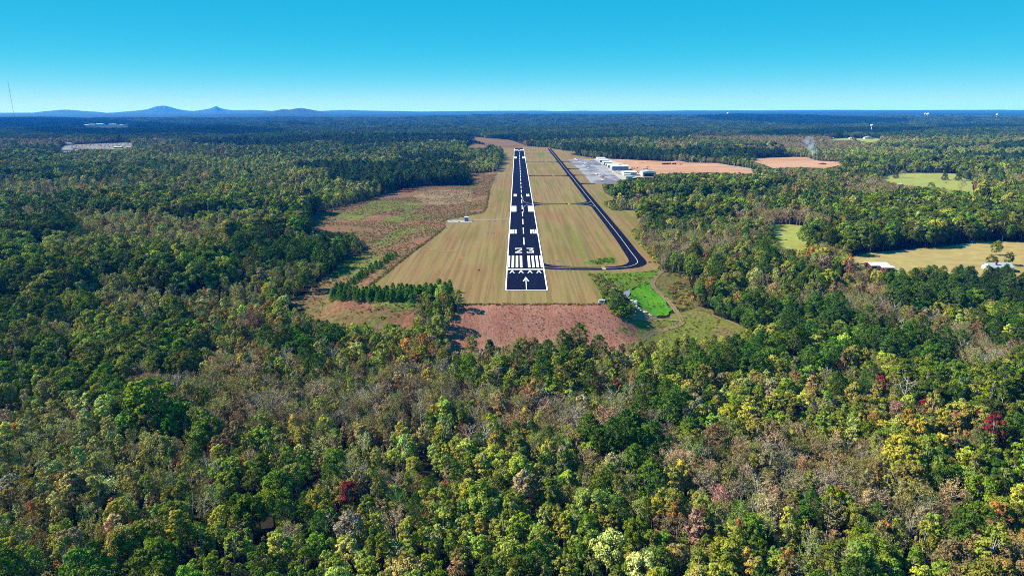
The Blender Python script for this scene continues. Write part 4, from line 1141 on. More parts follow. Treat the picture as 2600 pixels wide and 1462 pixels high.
# ------------------------------------------------------------------ foliage: materials and tree kinds
def leaf_material(name, transl=.35):
    mt = bpy.data.materials.new(name); mt.use_nodes = True
    t = mt.node_tree; t.nodes.clear()
    at = t.nodes.new('ShaderNodeAttribute'); at.attribute_type = 'INSTANCER'; at.attribute_name = 'tint'
    vr = t.nodes.new('ShaderNodeAttribute'); vr.attribute_type = 'GEOMETRY'; vr.attribute_name = 'var'
    mx = t.nodes.new('ShaderNodeMix'); mx.data_type = 'RGBA'; mx.blend_type = 'MULTIPLY'; mx.inputs[0].default_value = 1
    rp = t.nodes.new('ShaderNodeValToRGB')                   # leaf clumps differ in hue and value
    e = rp.color_ramp.elements; e.new(.5)
    for i, (p, c) in enumerate(((0, (.62,.74,.72)), (.5, (1,1,1)), (1, (1.45,1.22,1.05)))): e[i].position = p; e[i].color = c4(c)
    t.links.new(vr.outputs['Fac'], rp.inputs[0])
    t.links.new(at.outputs['Color'], mx.inputs[6]); t.links.new(rp.outputs[0], mx.inputs[7])
    d = t.nodes.new('ShaderNodeBsdfDiffuse'); tr = t.nodes.new('ShaderNodeBsdfTranslucent')
    ms = t.nodes.new('ShaderNodeMixShader'); ms.inputs[0].default_value = transl
    o = t.nodes.new('ShaderNodeOutputMaterial')
    t.links.new(mx.outputs[2], d.inputs[0]); t.links.new(mx.outputs[2], tr.inputs[0])
    t.links.new(d.outputs[0], ms.inputs[1]); t.links.new(tr.outputs[0], ms.inputs[2]); t.links.new(ms.outputs[0], o.inputs[0])
    return mt
m_leaf = leaf_material('leaves', .12)
m_needle = leaf_material('needles', .08)
m_bark = M('bark', [(.10,.08,.06),(.17,.14,.11)], scale=1.2, fine=5)
m_pale = M('pale_bark', [(.50,.46,.40),(.66,.61,.54)], scale=1.2, fine=5)

def cards(cen, nrm, size, g, asp=.75):
    n = len(cen); nrm = nrm/np.maximum(1e-6, np.linalg.norm(nrm, axis=1, keepdims=True))
    r = g.normal(size=(n,3)); u = np.cross(nrm, r); u /= np.maximum(1e-6, np.linalg.norm(u, axis=1, keepdims=True))
    v = np.cross(nrm, u); s = np.asarray(size).reshape(-1,1)*.5
    b = nrm*s*.35
    V = np.stack([cen-u*s, cen-v*s*asp+b, cen+u*s, cen+v*s*asp+b], 1).reshape(-1,3)
    return V, np.arange(4*n).reshape(-1,4)
def sph(n, g, zmin=-1.0):
    out = []
    while len(out) < n:
        d = g.normal(size=3); d /= np.linalg.norm(d)
        if d[2] >= zmin: out.append(d)
    return np.array(out)
class Tubes:
    def __init__(s): s.v, s.f, s.n = [], [], 0
    def add(s, pts, rad, k=5):
        pts = [np.array(p, float) for p in pts]
        for i, p in enumerate(pts):
            d = pts[min(i+1,len(pts)-1)]-pts[max(i-1,0)]; d /= np.linalg.norm(d)+1e-9
            q = np.array([0,0,1.]) if abs(d[2]) < .9 else np.array([1.,0,0])
            u = np.cross(d, q); u /= np.linalg.norm(u); w_ = np.cross(d, u)
            for j in range(k):
                a = 2*math.pi*j/k; s.v.append(p + rad[i]*(u*math.cos(a)+w_*math.sin(a)))
        for i in range(len(pts)-1):
            for j in range(k):
                a, b = s.n+i*k+j, s.n+i*k+(j+1)%k
                s.f.append((a, b, b+k, a+k))
        s.n += len(pts)*k
    def arrays(s): return np.array(s.v), np.array(s.f)

def broadleaf(seed, H, Rr, base, shape, ncl, per, leaf):
    g = np.random.default_rng(seed); T = Tubes()
    lean = g.normal(size=2)*.03*H
    tp = [(0,0,-.6),(lean[0]*.2,lean[1]*.2,H*.25),(lean[0]*.6,lean[1]*.6,H*.55),(lean[0],lean[1],H*.85)]
    T.add(tp, [.022*H,.017*H,.011*H,.003*H], 6)
    cz, hz_ = H*(base+1)/2, H*(1-base)/2
    D = sph(ncl, g, -.75)
    rad = .45 + .5*np.sqrt(g.random(ncl))
    CC = np.zeros((ncl,3))
    for i in range(ncl):
        zz = D[i,2]*rad[i]
        if shape == 'cone': w_ = Rr*(.30+.70*(1-(zz+1)/2))*1.15
        elif shape == 'oval': w_ = Rr*math.sqrt(max(.05, 1-.55*zz*zz))
        else: w_ = Rr*(1.08 if zz < .2 else 1.0)
        h2 = math.hypot(D[i,0], D[i,1])+1e-6; rr = rad[i]*math.sqrt(max(0,1-D[i,2]**2))
        CC[i] = (D[i,0]/h2*rr*w_+lean[0]*.6, D[i,1]/h2*rr*w_+lean[1]*.6, cz+zz*hz_)
    rc = Rr*(.19+.17*g.random(ncl))*(1 if shape != 'cone' else .8)
    for i in g.permutation(ncl)[:9]:
        t0 = .35+.4*g.random(); zb = min(CC[i,2]*.8, H*t0)
        b = np.array([lean[0]*zb/H, lean[1]*zb/H, zb]); mid = (b+CC[i])/2+np.array([0,0,-.04*H])
        T.add([b, mid, CC[i]], [.008*H,.005*H,.002*H], 4)
    cen, nrm, sz, var = [], [], [], []
    axis = np.array([lean[0]*.6, lean[1]*.6, cz-.15*H])
    for i in range(ncl):
        k = max(6, int(per*(rc[i]/(Rr*.30))**2))
        out = CC[i]-axis; out /= np.linalg.norm(out)+1e-6
        d = g.normal(size=(k,3)); d /= np.linalg.norm(d,axis=1,keepdims=True)
        d = d + out*.55 + np.array([0,0,.3]); d /= np.linalg.norm(d,axis=1,keepdims=True)
        r = rc[i]*(.62+.45*g.random(k)**.7)
        cen.append(CC[i]+d*r[:,None]*np.array([1,1,.85])); nrm.append(d+g.normal(size=(k,3))*.46+np.array([0,0,.1]))
        sz.append(leaf*(.6+.9*g.random(k))); var.append(np.clip(.5+.20*g.normal()+.16*g.normal(size=k), 0, 1))
    V, Fq = cards(np.concatenate(cen), np.concatenate(nrm), np.concatenate(sz), g)
    return T.arrays(), (V, Fq, np.concatenate(var))

def bare(seed, H, spread, leafn, leaf, twigs=True, rad=1.0):
    """open branched tree with few leaves"""
    g = np.random.default_rng(seed); T = Tubes(); tips = []
    lean = g.normal(size=2)*.05*H
    def at(z): return np.array([lean[0]*z/H, lean[1]*z/H, z])
    T.add([at(-.6), at(H*.3), at(H*.6), at(H*.95)], [.016*H*rad,.012*H*rad,.008*H*rad,.002*H], 5)
    nb = 13
    for i in range(nb):
        z = H*(.30+.58*i/nb); a = i*2.4+g.random()*.8; L = spread*(1.15-.75*i/nb)*(.7+.5*g.random())
        b = at(z); e = b+np.array([math.cos(a)*L, math.sin(a)*L, L*(.75+.4*g.random())])
        m_ = (b+e)/2+np.array([math.cos(a)*L*.12, math.sin(a)*L*.12, -.08*L])
        T.add([b,m_,e], [.0065*H*rad,.0045*H*rad,.0016*H], 4)
        for j in range(5):
            t = .35+.16*j; p = b+(e-b)*t + (m_-(b+e)/2)*(1-abs(2*t-1))
            d = g.normal(size=3)*.6+np.array([math.cos(a),math.sin(a),.8]); d /= np.linalg.norm(d)
            l2 = L*(.25+.3*g.random()); q = p+d*l2
            T.add([p,q], [.003*H*rad,.001*H], 3); tips.append(q); tips.append(p+d*l2*.6)
            if twigs:
                for _ in range(2):
                    d2 = d+g.normal(size=3)*.6; d2 /= np.linalg.norm(d2)
                    T.add([p+d*l2*.6, p+d*l2*.6+d2*l2*.6], [.0016*H*rad,.0008*H], 3)
    tips = np.array(tips)
    k = g.integers(0, len(tips), leafn)
    cen = tips[k]+g.normal(size=(leafn,3))*spread*.13
    V, Fq = cards(cen, g.normal(size=(leafn,3))+np.array([0,0,.4]), leaf*(.6+.8*g.random(leafn)), g)
    return T.arrays(), (V, Fq, np.clip(.5+.22*g.normal(size=leafn),0,1))

def pine(seed, H, Rr, base, ncl, per, leaf, young=False):
    g = np.random.default_rng(seed); T = Tubes()
    lean = g.normal(size=2)*.02*H
    T.add([(0,0,-.6),(lean[0]*.5,lean[1]*.5,H*.5),(lean[0],lean[1],H*.96)], [.017*H,.012*H,.002*H], 6)
    cen, nrm, sz, var = [], [], [], []
    for i in range(ncl):
        f = (i+.5)/ncl; z = H*(base+(1-base)*f)
        prof = ((1-f)**.75*1.05+.08) if young else (math.sin(math.pi*min(1,(f*.72+.26)))**.8)
        a = i*2.399+g.random()*.9; L = Rr*prof*(.55+.5*g.random())
        c = np.array([lean[0]*z/H+math.cos(a)*L, lean[1]*z/H+math.sin(a)*L, z+L*.12])
        if not young or i % 3 == 0: T.add([(lean[0]*z/H,lean[1]*z/H,z-.05*H), c], [.0045*H,.0015*H], 4)
        r = Rr*(.30 if not young else .34)*(.6+.55*(1-f)+.2*g.random()); k = int(per*(.7+.6*g.random()))
        d = g.normal(size=(k,3))+np.array([math.cos(a)*.5,math.sin(a)*.5,.55]); d /= np.linalg.norm(d,axis=1,keepdims=True)
        cen.append(c+d*(r*(.35+.7*g.random(k)))[:,None]*np.array([1,1,.72])); nrm.append(d*.55+g.normal(size=(k,3))*.7+np.array([0,0,.25]))
        sz.append(leaf*(.7+.7*g.random(k))); var.append(np.clip(.45+.15*g.normal()+.16*g.normal(size=k),0,1))
    V, Fq = cards(np.concatenate(cen), np.concatenate(nrm), np.concatenate(sz), g, .42)
    return T.arrays(), (V, Fq, np.concatenate(var))

KINDS = {}
def kind(name, variants, leafm, bark):
    KINDS[name] = [(a, leafm, bark) for a in variants]
def kinds_lod(l):
    f, q = ((1, 1), (1.9, .30))[l]                           # bigger, fewer leaves on distant trees
    sfx = ('', '_far')[l]
    n = lambda c: max(8, int(c*q))
    kind('oak'+sfx, [broadleaf(s, 17, 4.9, .20, 'round', 62, n(54), .60*f) for s in (1,2,3)], m_leaf, m_bark)
    kind('fieldtree'+sfx, [broadleaf(s, 12, 4.6, .05, 'round', 44, n(60), .6*f) for s in (5,6)], m_leaf, m_bark)
    kind('poplar'+sfx, [broadleaf(s, 16, 2.9, .16, 'oval', 46, n(38), .52*f) for s in (11,12,13)], m_leaf, m_pale)
    kind('sapling'+sfx, [broadleaf(s, 9.5, 1.7, .08, 'cone', 30, n(28), .42*f) for s in (21,22,23)], m_leaf, m_bark)
    kind('thin'+sfx, [bare(s, 13, 3.6, int(900*(1,.45)[l]), .36*f*(1,.85)[l], l == 0) for s in (31,32,33)], m_leaf, m_pale)
    kind('bare'+sfx, [bare(s, 14, 3.8, 120, .34*f, l == 0, 1.35) for s in (41,42)], m_leaf, m_pale)
    kind('pine'+sfx, [pine(s, 19, 4.0, .40, 46, n(34), .72*f) for s in (51,52)], m_needle, m_bark)
    kind('youngpine'+sfx, [pine(s, 9, 2.7, .02, 46, n(46), .56*f, True) for s in (61,62)], m_needle, m_bark)
kinds_lod(0); kinds_lod(1)

def bush(seed, Rr, n, leaf):
    g = np.random.default_rng(seed); d = sph(n, g, -.15)
    lob = 1 + .3*np.sin(3*np.arctan2(d[:,1], d[:,0])+seed) + .15*g.normal(size=n)
    cen = d*(Rr*lob*(.5+.5*g.random(n)**.4))[:,None]*np.array([1,1,.75])+np.array([0,0,.1*Rr])
    V, Fq = cards(cen, d+g.normal(size=(n,3))*.5, leaf*(.6+.8*g.random(n)), g)
    return (V, Fq, np.clip(.5+.22*g.normal(size=n),0,1))
def tussock(seed, Rr, n):
    g = np.random.default_rng(seed); a = g.random(n)*2*math.pi; r = g.random(n)*Rr*.6
    base = np.stack([np.cos(a)*r, np.sin(a)*r, np.zeros(n)], 1); tip = base + np.stack([np.cos(a)*Rr*.5, np.sin(a)*Rr*.5, Rr*(.7+.8*g.random(n))], 1)
    side = np.stack([-np.sin(a), np.cos(a), np.zeros(n)], 1)*Rr*.12
    V = np.stack([base-side, base+side, tip+side*.3, tip-side*.3], 1).reshape(-1,3)
    return (V, np.arange(4*n).reshape(-1,4), np.clip(.5+.22*g.normal(size=n),0,1))

src_col = bpy.data.collections.new('tree_sources')           # sources for the scattered masses, not part of the scene itself
KIDX, SRC_N, KIND_MESH = {}, [0], {}
def add_source(key, me):
    o = bpy.data.objects.new('source_%04d' % SRC_N[0], me); src_col.objects.link(o)
    KIDX.setdefault(key, []).append(SRC_N[0]); SRC_N[0] += 1
for kn, vs in KINDS.items():
    for (((tv, tf), (cv, cf, var)), lm, bm_) in vs:
        V = np.concatenate([cv, tv]); Fa = np.concatenate([cf, tf+len(cv)])
        me = mesh_np('tree_source', V, [Fa], [lm, bm_], fmat=np.r_[np.zeros(len(cf),int), np.ones(len(tf),int)], fattr=np.r_[var, np.full(len(tf), .5)])
        add_source(kn, me)
        if not kn.endswith('_far'):
            KIND_MESH.setdefault(kn, []).append((mesh_np('trunk', tv, [tf], [bm_], smooth=True), mesh_np('crown', cv, [cf], [lm], fattr=var)))
# a piece of distant wood, about 46 m across, made of many small crowns
def wood_patch(seed):
    g = np.random.default_rng(seed); cen, nrm, sz, var = [], [], [], []
    for i in range(46):
        x, y = g.uniform(-24, 24, 2); Hh = 10+9*g.random()+3*math.sin(x*.12+seed); rr = 2.6+2.4*g.random(); tv = .5+.27*g.normal()
        k = 42; d = sph(k, g, -.5)
        cen.append(np.array([x,y,Hh-rr*1.1])+d*np.array([rr,rr,rr*1.2])*(.8+.35*g.random(k))[:,None]); nrm.append(d+g.normal(size=(k,3))*.4)
        sz.append(2.0*(.7+.7*g.random(k))); var.append(np.clip(tv+.12*g.normal(size=k),0,1))
    V, Fq = cards(np.concatenate(cen), np.concatenate(nrm), np.concatenate(sz), g)
    return mesh_np('wood_source', V, [Fq], [m_leaf], fattr=np.concatenate(var))
for s in range(5): add_source('patch', wood_patch(100+s))
for s in range(3): 
    V, Fq, va = bush(200+s, 1.0, 110, .42); add_source('bush', mesh_np('bush_source', V, [Fq], [m_leaf], fattr=va))
for s in range(2):
    V, Fq, va = tussock(210+s, 1.0, 40); add_source('tussock', mesh_np('tussock_source', V, [Fq], [m_leaf], fattr=va))

# ------------------------------------------------------------------ where which woods stand
COL = dict(G1=(.040,.058,.008), G2=(.068,.100,.009), YG=(.135,.152,.022), OL=(.118,.112,.022), BR=(.115,.082,.032), TAN=(.160,.124,.066),
           OR=(.19,.085,.026), RD=(.13,.016,.020), PN=(.026,.052,.011), PG=(.040,.078,.009), YL=(.185,.165,.018), MV=(.15,.080,.060), PY=(.185,.188,.052))
COL = {k: tuple(1.80*q for q in v) for k, v in COL.items()}
COLN = list(COL)
CW = {'G1':'dark green','G2':'green','YG':'yellow green','OL':'olive','BR':'brown','TAN':'grey tan','OR':'rust orange','RD':'crimson','PN':'dark green','PG':'deep green','YL':'golden yellow','MV':'dusky pink','PY':'pale yellow green'}
# class: kinds, colours, height factor, spacing
CLS = {
 'G': (dict(oak=.20,poplar=.55,pine=.10,sapling=.15), dict(G1=.18,G2=.36,YG=.28,OL=.13,BR=.05,RD=.003), .74, 4.4),
 'Y': (dict(oak=.10,poplar=.62,sapling=.28), dict(YG=.46,PY=.16,G2=.22,OL=.10,TAN=.04,YL=.02), .70, 3.8),
 'B': (dict(oak=.80,poplar=.20), dict(G1=.52,G2=.32,YG=.09,OL=.06,BR=.01), 1.06, 6.2),
 'E': (dict(sapling=.76,poplar=.14,thin=.10), dict(PY=.52,OL=.18,YG=.08,BR=.09,TAN=.08,G2=.03,OR=.015,RD=.005), .72, 2.9),
 'C': (dict(thin=.56,bare=.14,sapling=.15,poplar=.15), dict(BR=.26,TAN=.28,OL=.34,MV=.02,YG=.10,RD=.004), .78, 3.7),
 'M': (dict(sapling=.37,poplar=.28,oak=.03,thin=.19,bare=.04,pine=.04,youngpine=.05), dict(YG=.36,G2=.20,OL=.22,BR=.11,TAN=.06,OR=.02,RD=.007,MV=.01), .72, 3.5),
 'P': (dict(pine=.75,youngpine=.25), dict(PN=.80,PG=.20), .84, 4.8),
 'Q': (dict(pine=.50,oak=.20,poplar=.15,youngpine=.15), dict(PG=.62,G2=.26,YG=.12), .84, 4.8),
 'R': (dict(oak=.15,poplar=.35,thin=.3,sapling=.2), dict(RD=.07,OR=.09,MV=.10,OL=.28,YG=.28,BR=.18), .78, 4.2),
 'W': (dict(poplar=.55,oak=.45), dict(YL=.22,YG=.58,OL=.20), .92, 5.0)}
SEEDS = [(100,400,'G'),(300,402,'Y'),(500,395,'M'),(700,400,'G'),(900,390,'G'),(1100,400,'G'),(60,445,'B'),(210,450,'G'),(450,450,'M'),(650,440,'Y'),(800,455,'Y'),(900,440,'P'),(1000,445,'P'),(1090,455,'P'),(950,470,'P'),(840,480,'Y'),(960,420,'Y'),(1180,395,'G'),(1230,400,'G'),
 (100,490,'E'),(230,505,'E'),(90,530,'G'),(300,520,'B'),(500,500,'Y'),(700,500,'Y'),(820,505,'Y'),(150,580,'E'),(400,580,'E'),(560,590,'E'),(600,560,'Y'),(650,540,'B'),(740,545,'B'),(60,620,'B'),(200,640,'Y'),(330,650,'Y'),(500,630,'E'),(700,610,'B'),(850,612,'Q'),(790,620,'M'),
 (100,700,'B'),(300,720,'E'),(450,700,'B'),(380,660,'Y'),(600,720,'E'),(700,690,'M'),(740,730,'Y'),(760,660,'Q'),(60,780,'B'),(200,800,'Y'),(60,860,'B'),(250,920,'B'),(130,940,'Y'),(400,800,'B'),(280,790,'W'),(430,860,'B'),(480,850,'E'),(600,880,'C'),(520,930,'C'),(700,800,'M'),(640,800,'M'),(800,860,'M'),(760,830,'Q'),(900,860,'M'),(1000,860,'R'),(1080,830,'Y'),(1110,790,'M'),(1130,750,'Q'),
 (150,1020,'E'),(300,1080,'E'),(100,1150,'E'),(300,1200,'E'),(390,990,'B'),(600,1000,'C'),(720,950,'C'),(850,960,'C'),(560,1150,'M'),(500,1300,'Y'),(350,1330,'G'),(150,1330,'M'),(200,1420,'G'),(700,1060,'M'),(820,1080,'E'),(800,1220,'M'),(900,1350,'Y'),(700,1380,'G'),(1000,960,'C'),(1150,950,'C'),(1300,985,'C'),(1450,990,'C'),(1560,1010,'C'),(1250,905,'M'),(1450,905,'G'),(1350,890,'M'),(1100,1090,'Y'),(950,1160,'M'),(1200,1250,'Y'),(1050,1380,'Y'),(1350,1100,'M'),(1500,1150,'M'),(1400,1350,'Y'),(1250,1420,'G'),
 (1645,990,'Q'),(1650,1080,'Q'),(1550,900,'M'),(1750,940,'G'),(1800,1050,'M'),(1700,1230,'M'),(1650,1380,'Y'),(1900,1170,'C'),(2050,1110,'C'),(1900,930,'Y'),(2000,980,'Y'),(2200,1090,'C'),(2345,1000,'R'),(2440,1030,'R'),(2285,1080,'W'),(2500,1150,'G'),(2100,1280,'M'),(2380,1270,'M'),(2480,1380,'R'),(2300,1390,'Y'),(1900,1350,'Y'),(2100,1400,'M'),(2250,1180,'C'),(2550,1000,'B'),(2400,930,'B'),(2200,960,'Y'),(2120,930,'M'),
 (1900,800,'G'),(1800,740,'G'),(2000,850,'Q'),(1920,770,'Q'),(2130,810,'G'),(2300,820,'Q'),(2400,740,'Q'),(2480,720,'P'),(2560,790,'Q'),(2380,800,'C'),(2560,870,'C'),(2200,740,'C'),(2050,760,'Q'),(2060,720,'G'),(1850,670,'M'),(1960,650,'M'),(2080,660,'R'),(1745,640,'C'),(1760,560,'B'),(1690,500,'B'),(1650,460,'B'),(1900,530,'M'),(1850,600,'M'),(2000,590,'C'),(2150,610,'B'),(2250,580,'B'),(2350,590,'B'),(2420,620,'B'),(2100,500,'M'),(2040,520,'G'),(2300,500,'C'),(1700,450,'B'),(1800,460,'G'),(1750,430,'G'),(2000,445,'M'),(2200,440,'G'),(2330,420,'B'),(2480,450,'M'),(2550,530,'B'),(2550,440,'B'),(2430,400,'Y'),(2500,380,'Y'),(2220,395,'Y'),(2100,410,'M'),(1800,388,'C'),(1700,380,'R'),(1600,385,'G'),(1900,405,'P'),(1830,400,'P'),(1450,375,'G'),(1500,390,'P'),(2000,360,'C'),(1950,385,'C'),(1350,360,'P'),(1400,368,'G'),
 (1090,340,'G'),(100,350,'G'),(120,365,'R'),(300,345,'P'),(500,355,'G'),(700,350,'G'),(800,365,'P'),(900,350,'G'),(1250,330,'G'),(1500,330,'G'),(1750,340,'G'),(1950,330,'G'),(2150,335,'P'),(2300,350,'G'),(2500,340,'G')]
SX, SY, SC = [], [], []
for px, py, c in SEEDS:
    x, y = P0(px, py); SX.append(x/y*2.2); SY.append(math.log(y)*2.6); SC.append(c)
r = random.Random(3)
for _ in range(420):                                       # further woods, and small stands between the ones named above
    y = math.exp(r.uniform(math.log(140), math.log(6000))); x = r.uniform(-.85, .85)*y
    SX.append(x/y*2.2); SY.append(math.log(y)*2.6); SC.append(None)
SX, SY = np.array(SX), np.array(SY)
known = [i for i, c in enumerate(SC) if c]
for i, c in enumerate(SC):
    if c is None:
        j = known[int(np.argmin((SX[known]-SX[i])**2+(SY[known]-SY[i])**2))]
        SC[i] = SC[j] if r.random() < .84 else r.choice('GYYMCEEGMYQB' if SY[i] < 2.6*math.log(1500) else 'GGYBMPPCG')
CNAMES = list(CLS)
SCI = np.array([CNAMES.index(c) for c in SC])
def stand(X, Y):
    jx = X + 10*(vnoise(X, Y, 28, 41)-.5)*2; jy = Y + 12*(vnoise(X, Y, 28, 42)-.5)*2
    u, v = jx/jy*2.2, np.log(np.maximum(jy, 20))*2.6
    best = np.full(X.shape, 1e9); k = np.zeros(X.shape, int)
    for i in range(len(SX)):
        d = (u-SX[i])**2+(v-SY[i])**2; q = d < best
        best[q] = d[q]; k[q] = SCI[i]
    return k
KIND_H = dict(oak=17, poplar=16, sapling=9.5, thin=13, bare=14, pine=19, youngpine=9, fieldtree=12)
KN = list(KIND_H)
BUF = [p for p in OPEN]
def project(x, y, z):
    v = np.stack([np.asarray(x, float), np.asarray(y, float), np.asarray(z, float)-H_CAM], -1); f, r_, u = [np.array(q) for q in (_F, _RT, _UP)]
    d = v@f; return CX+F_PX*(v@r_)/d, CY-F_PX*(v@u)/d, d
SEEN = []
for p in OPEN:
    q = np.array(jag([tuple(v) for v in p], 25, 0, 1)); a, b, _ = project(q[:,0], q[:,1], height(q[:,0], q[:,1])); SEEN.append(np.stack([a, b], -1))
def free(X, Y, Ht):
    """True where a tree of height Ht neither stands in a clearing nor hides one that the photograph shows"""
    ok = np.ones(X.shape, bool); g0 = height(X, Y)
    for p in NOBASE: ok &= ~inside(p, X, Y)
    for t in (0, .3, .62, .9):
        a, b, _ = project(X, Y, g0+Ht*t)
        for p in SEEN: ok &= ~inside(p, a, b)
    return ok

def grid_points(y0, y1, sp, seed):
    g = np.random.default_rng(seed); xs_, ys_ = [], []
    for y in np.arange(y0, y1, sp):
        half = .80*y+55; n = int(2*half/sp)
        xs_.append(np.linspace(-half, half, n)+g.uniform(-.48, .48, n)*sp); ys_.append(np.full(n, y)+g.uniform(-.48, .48, n)*sp)
    return np.concatenate(xs_), np.concatenate(ys_), g

def make_trees(y0, y1, sp, seed):
    X, Y, g = grid_points(y0, y1, sp, seed)
    k = stand(X, Y)
    spc = np.array([CLS[c][3] for c in CNAMES])[k]
    q = g.random(len(X)) < np.clip((sp/spc)**2, 0, 1)*1.0
    X, Y, k = X[q], Y[q], k[q]
    n = len(X); ki = np.zeros(n, int); ci = np.zeros(n, int); hs = np.zeros(n)
    for c, nm in enumerate(CNAMES):
        s = np.where(k == c)[0]; kd, cd, hf, _ = CLS[nm]
        a = np.array([kd.get(z, 0) for z in KN]); b = np.array([cd.get(z, 0) for z in COLN])
        ki[s] = g.choice(len(KN), len(s), p=a/a.sum()); ci[s] = g.choice(len(COLN), len(s), p=b/b.sum()); hs[s] = hf
    pn = np.isin(ki, [KN.index('pine'), KN.index('youngpine')])
    ci[pn & ~np.isin(ci, [COLN.index('PN'), COLN.index('PG')])] = COLN.index('PG')
    ki[np.isin(ci, [COLN.index('RD'), COLN.index('OR'), COLN.index('MV')]) & (ki == KN.index('oak'))] = KN.index('sapling')
    sc = hs*np.clip(1+.25*g.normal(size=n), .5, 1.75)*(.86+.28*vnoise(X, Y, 45, 77))*(1+.20*sstep(480, 800, Y))
    sc = np.where(ki == KN.index('oak'), np.minimum(sc, np.where(Y < 420, .92, 1.5)), sc)
    Ht = np.array([KIND_H[z] for z in KN])[ki]*sc
    ok = free(X, Y, Ht)
    return dict(x=X[ok], y=Y[ok], k=ki[ok], c=ci[ok], s=sc[ok], h=Ht[ok], g=g)
def tint_of(ci, g):
    base = np.array([COL[z] for z in COLN])[ci]; n = len(ci)
    v = np.exp(g.normal(size=(n,1))*.22); hue = 1+g.normal(size=(n,3))*np.array([.14,.07,.14])
    return np.clip(base*v*hue, .004, .6)

# scattering of one mass as ONE object (geometry nodes)
def scatter(name, x, y, z, src, scl, rot, tint, label, cat):
    me = bpy.data.meshes.new(name); n = len(x)
    me.vertices.add(n); me.vertices.foreach_set('co', np.stack([x,y,z],-1).astype(np.float32).ravel())
    a = me.attributes.new('src','INT','POINT'); a.data.foreach_set('value', np.asarray(src, np.int32))
    a = me.attributes.new('scl','FLOAT_VECTOR','POINT'); a.data.foreach_set('vector', np.asarray(scl, np.float32).ravel())
    a = me.attributes.new('rot','FLOAT_VECTOR','POINT'); a.data.foreach_set('vector', np.asarray(rot, np.float32).ravel())
    a = me.attributes.new('tint','FLOAT_COLOR','POINT'); a.data.foreach_set('color', np.c_[tint, np.ones(n)].astype(np.float32).ravel())
    o = link(name, me)
    ng = bpy.data.node_groups.get('scatter_wood')
    if not ng:
        ng = bpy.data.node_groups.new('scatter_wood', 'GeometryNodeTree')
        ng.interface.new_socket('Geometry', in_out='INPUT', socket_type='NodeSocketGeometry'); ng.interface.new_socket('Geometry', in_out='OUTPUT', socket_type='NodeSocketGeometry')
        gi, go = ng.nodes.new('NodeGroupInput'), ng.nodes.new('NodeGroupOutput')
        ci = ng.nodes.new('GeometryNodeCollectionInfo'); ci.inputs['Collection'].default_value = src_col; ci.inputs['Separate Children'].default_value = True; ci.inputs['Reset Children'].default_value = True
        ip = ng.nodes.new('GeometryNodeInstanceOnPoints'); ip.inputs['Pick Instance'].default_value = True
        def attr(nm, tp):
            q = ng.nodes.new('GeometryNodeInputNamedAttribute'); q.data_type = tp; q.inputs['Name'].default_value = nm
            return [s for s in q.outputs if s.enabled and s.name == 'Attribute'][0]
        L = ng.links.new
        L(gi.outputs[0], ip.inputs['Points']); L(ci.outputs[0], ip.inputs['Instance'])
        L(attr('src','INT'), ip.inputs['Instance Index']); L(attr('scl','FLOAT_VECTOR'), ip.inputs['Scale']); L(attr('rot','FLOAT_VECTOR'), ip.inputs['Rotation'])
        L(ip.outputs[0], go.inputs[0])
    md = o.modifiers.new('scatter', 'NODES'); md.node_group = ng
    tag(o, label, cat, kind='stuff')
    return o

near = make_trees(118, 760, 2.9, 5)
mid = make_trees(760, 2700, 5.6, 6)
# the trees that show largest become things of their own
gz = height(near['x'], near['y'])
px, py, dep = project(near['x'], near['y'], gz+near['h']*.62)
vis = (px > 8) & (px < 2592) & (py < 1452) & (py > 300)
size = np.where(vis, near['h']/dep*np.where(np.isin(near['k'], [KN.index('oak')]), 1.35, 1.0), 0)
N_REAL = 262
order = np.argsort(-size)[:N_REAL]
is_real = np.zeros(len(px), bool); is_real[order] = True

def src_index(k, far, g):
    out = np.zeros(len(k), int)
    for i, nm in enumerate(KN):
        s = np.where(k == i)[0]
        if not len(s): continue
        pool = np.array(KIDX[nm+('_far' if far else '')]); out[s] = pool[g.integers(0, len(pool), len(s))]
    return out
def pts_of(t, far, mask=None):
    m_ = np.ones(len(t['x']), bool) if mask is None else mask
    g = t['g']; n = m_.sum(); x, y = t['x'][m_], t['y'][m_]
    w_ = t['s'][m_]*np.clip(1+.12*g.normal(size=n), .7, 1.4)
    rot = np.stack([g.normal(size=n)*.04, g.normal(size=n)*.04, g.random(n)*6.283], -1)
    return x, y, height(x, y), src_index(t['k'][m_], far, g), np.stack([w_, w_, t['s'][m_]], -1), rot, tint_of(t['c'][m_], g)
A = pts_of(near, False, ~is_real)
B = pts_of(mid, True)
# farther woods in pieces
g = np.random.default_rng(9)
px_, py_ = [], []
y = 2700.
while y < 9500:
    sp = 34*max(1, y/4200); half = .80*y+60; n = int(2*half/sp)
    px_.append(np.linspace(-half, half, n)+g.uniform(-.4,.4,n)*sp); py_.append(np.full(n, y)+g.uniform(-.4,.4,n)*sp); y += sp
X, Y = np.concatenate(px_), np.concatenate(py_)
dz = free(X, Y, np.full(X.shape, 17.0)) & (vnoise(X, Y, 420, 60) > .13)
X, Y = X[dz], Y[dz]
k = stand(X, Y)
ci = np.zeros(len(X), int)
for c, nm in enumerate(CNAMES):
    s = np.where(k == c)[0]; b = np.array([CLS[nm][1].get(z, 0) for z in COLN]); b = b**1.4
    ci[s] = g.choice(len(COLN), len(s), p=b/b.sum())
pool = np.array(KIDX['patch'])
sc = np.maximum(1, Y/5200)*(.85+.35*g.random(len(X)))
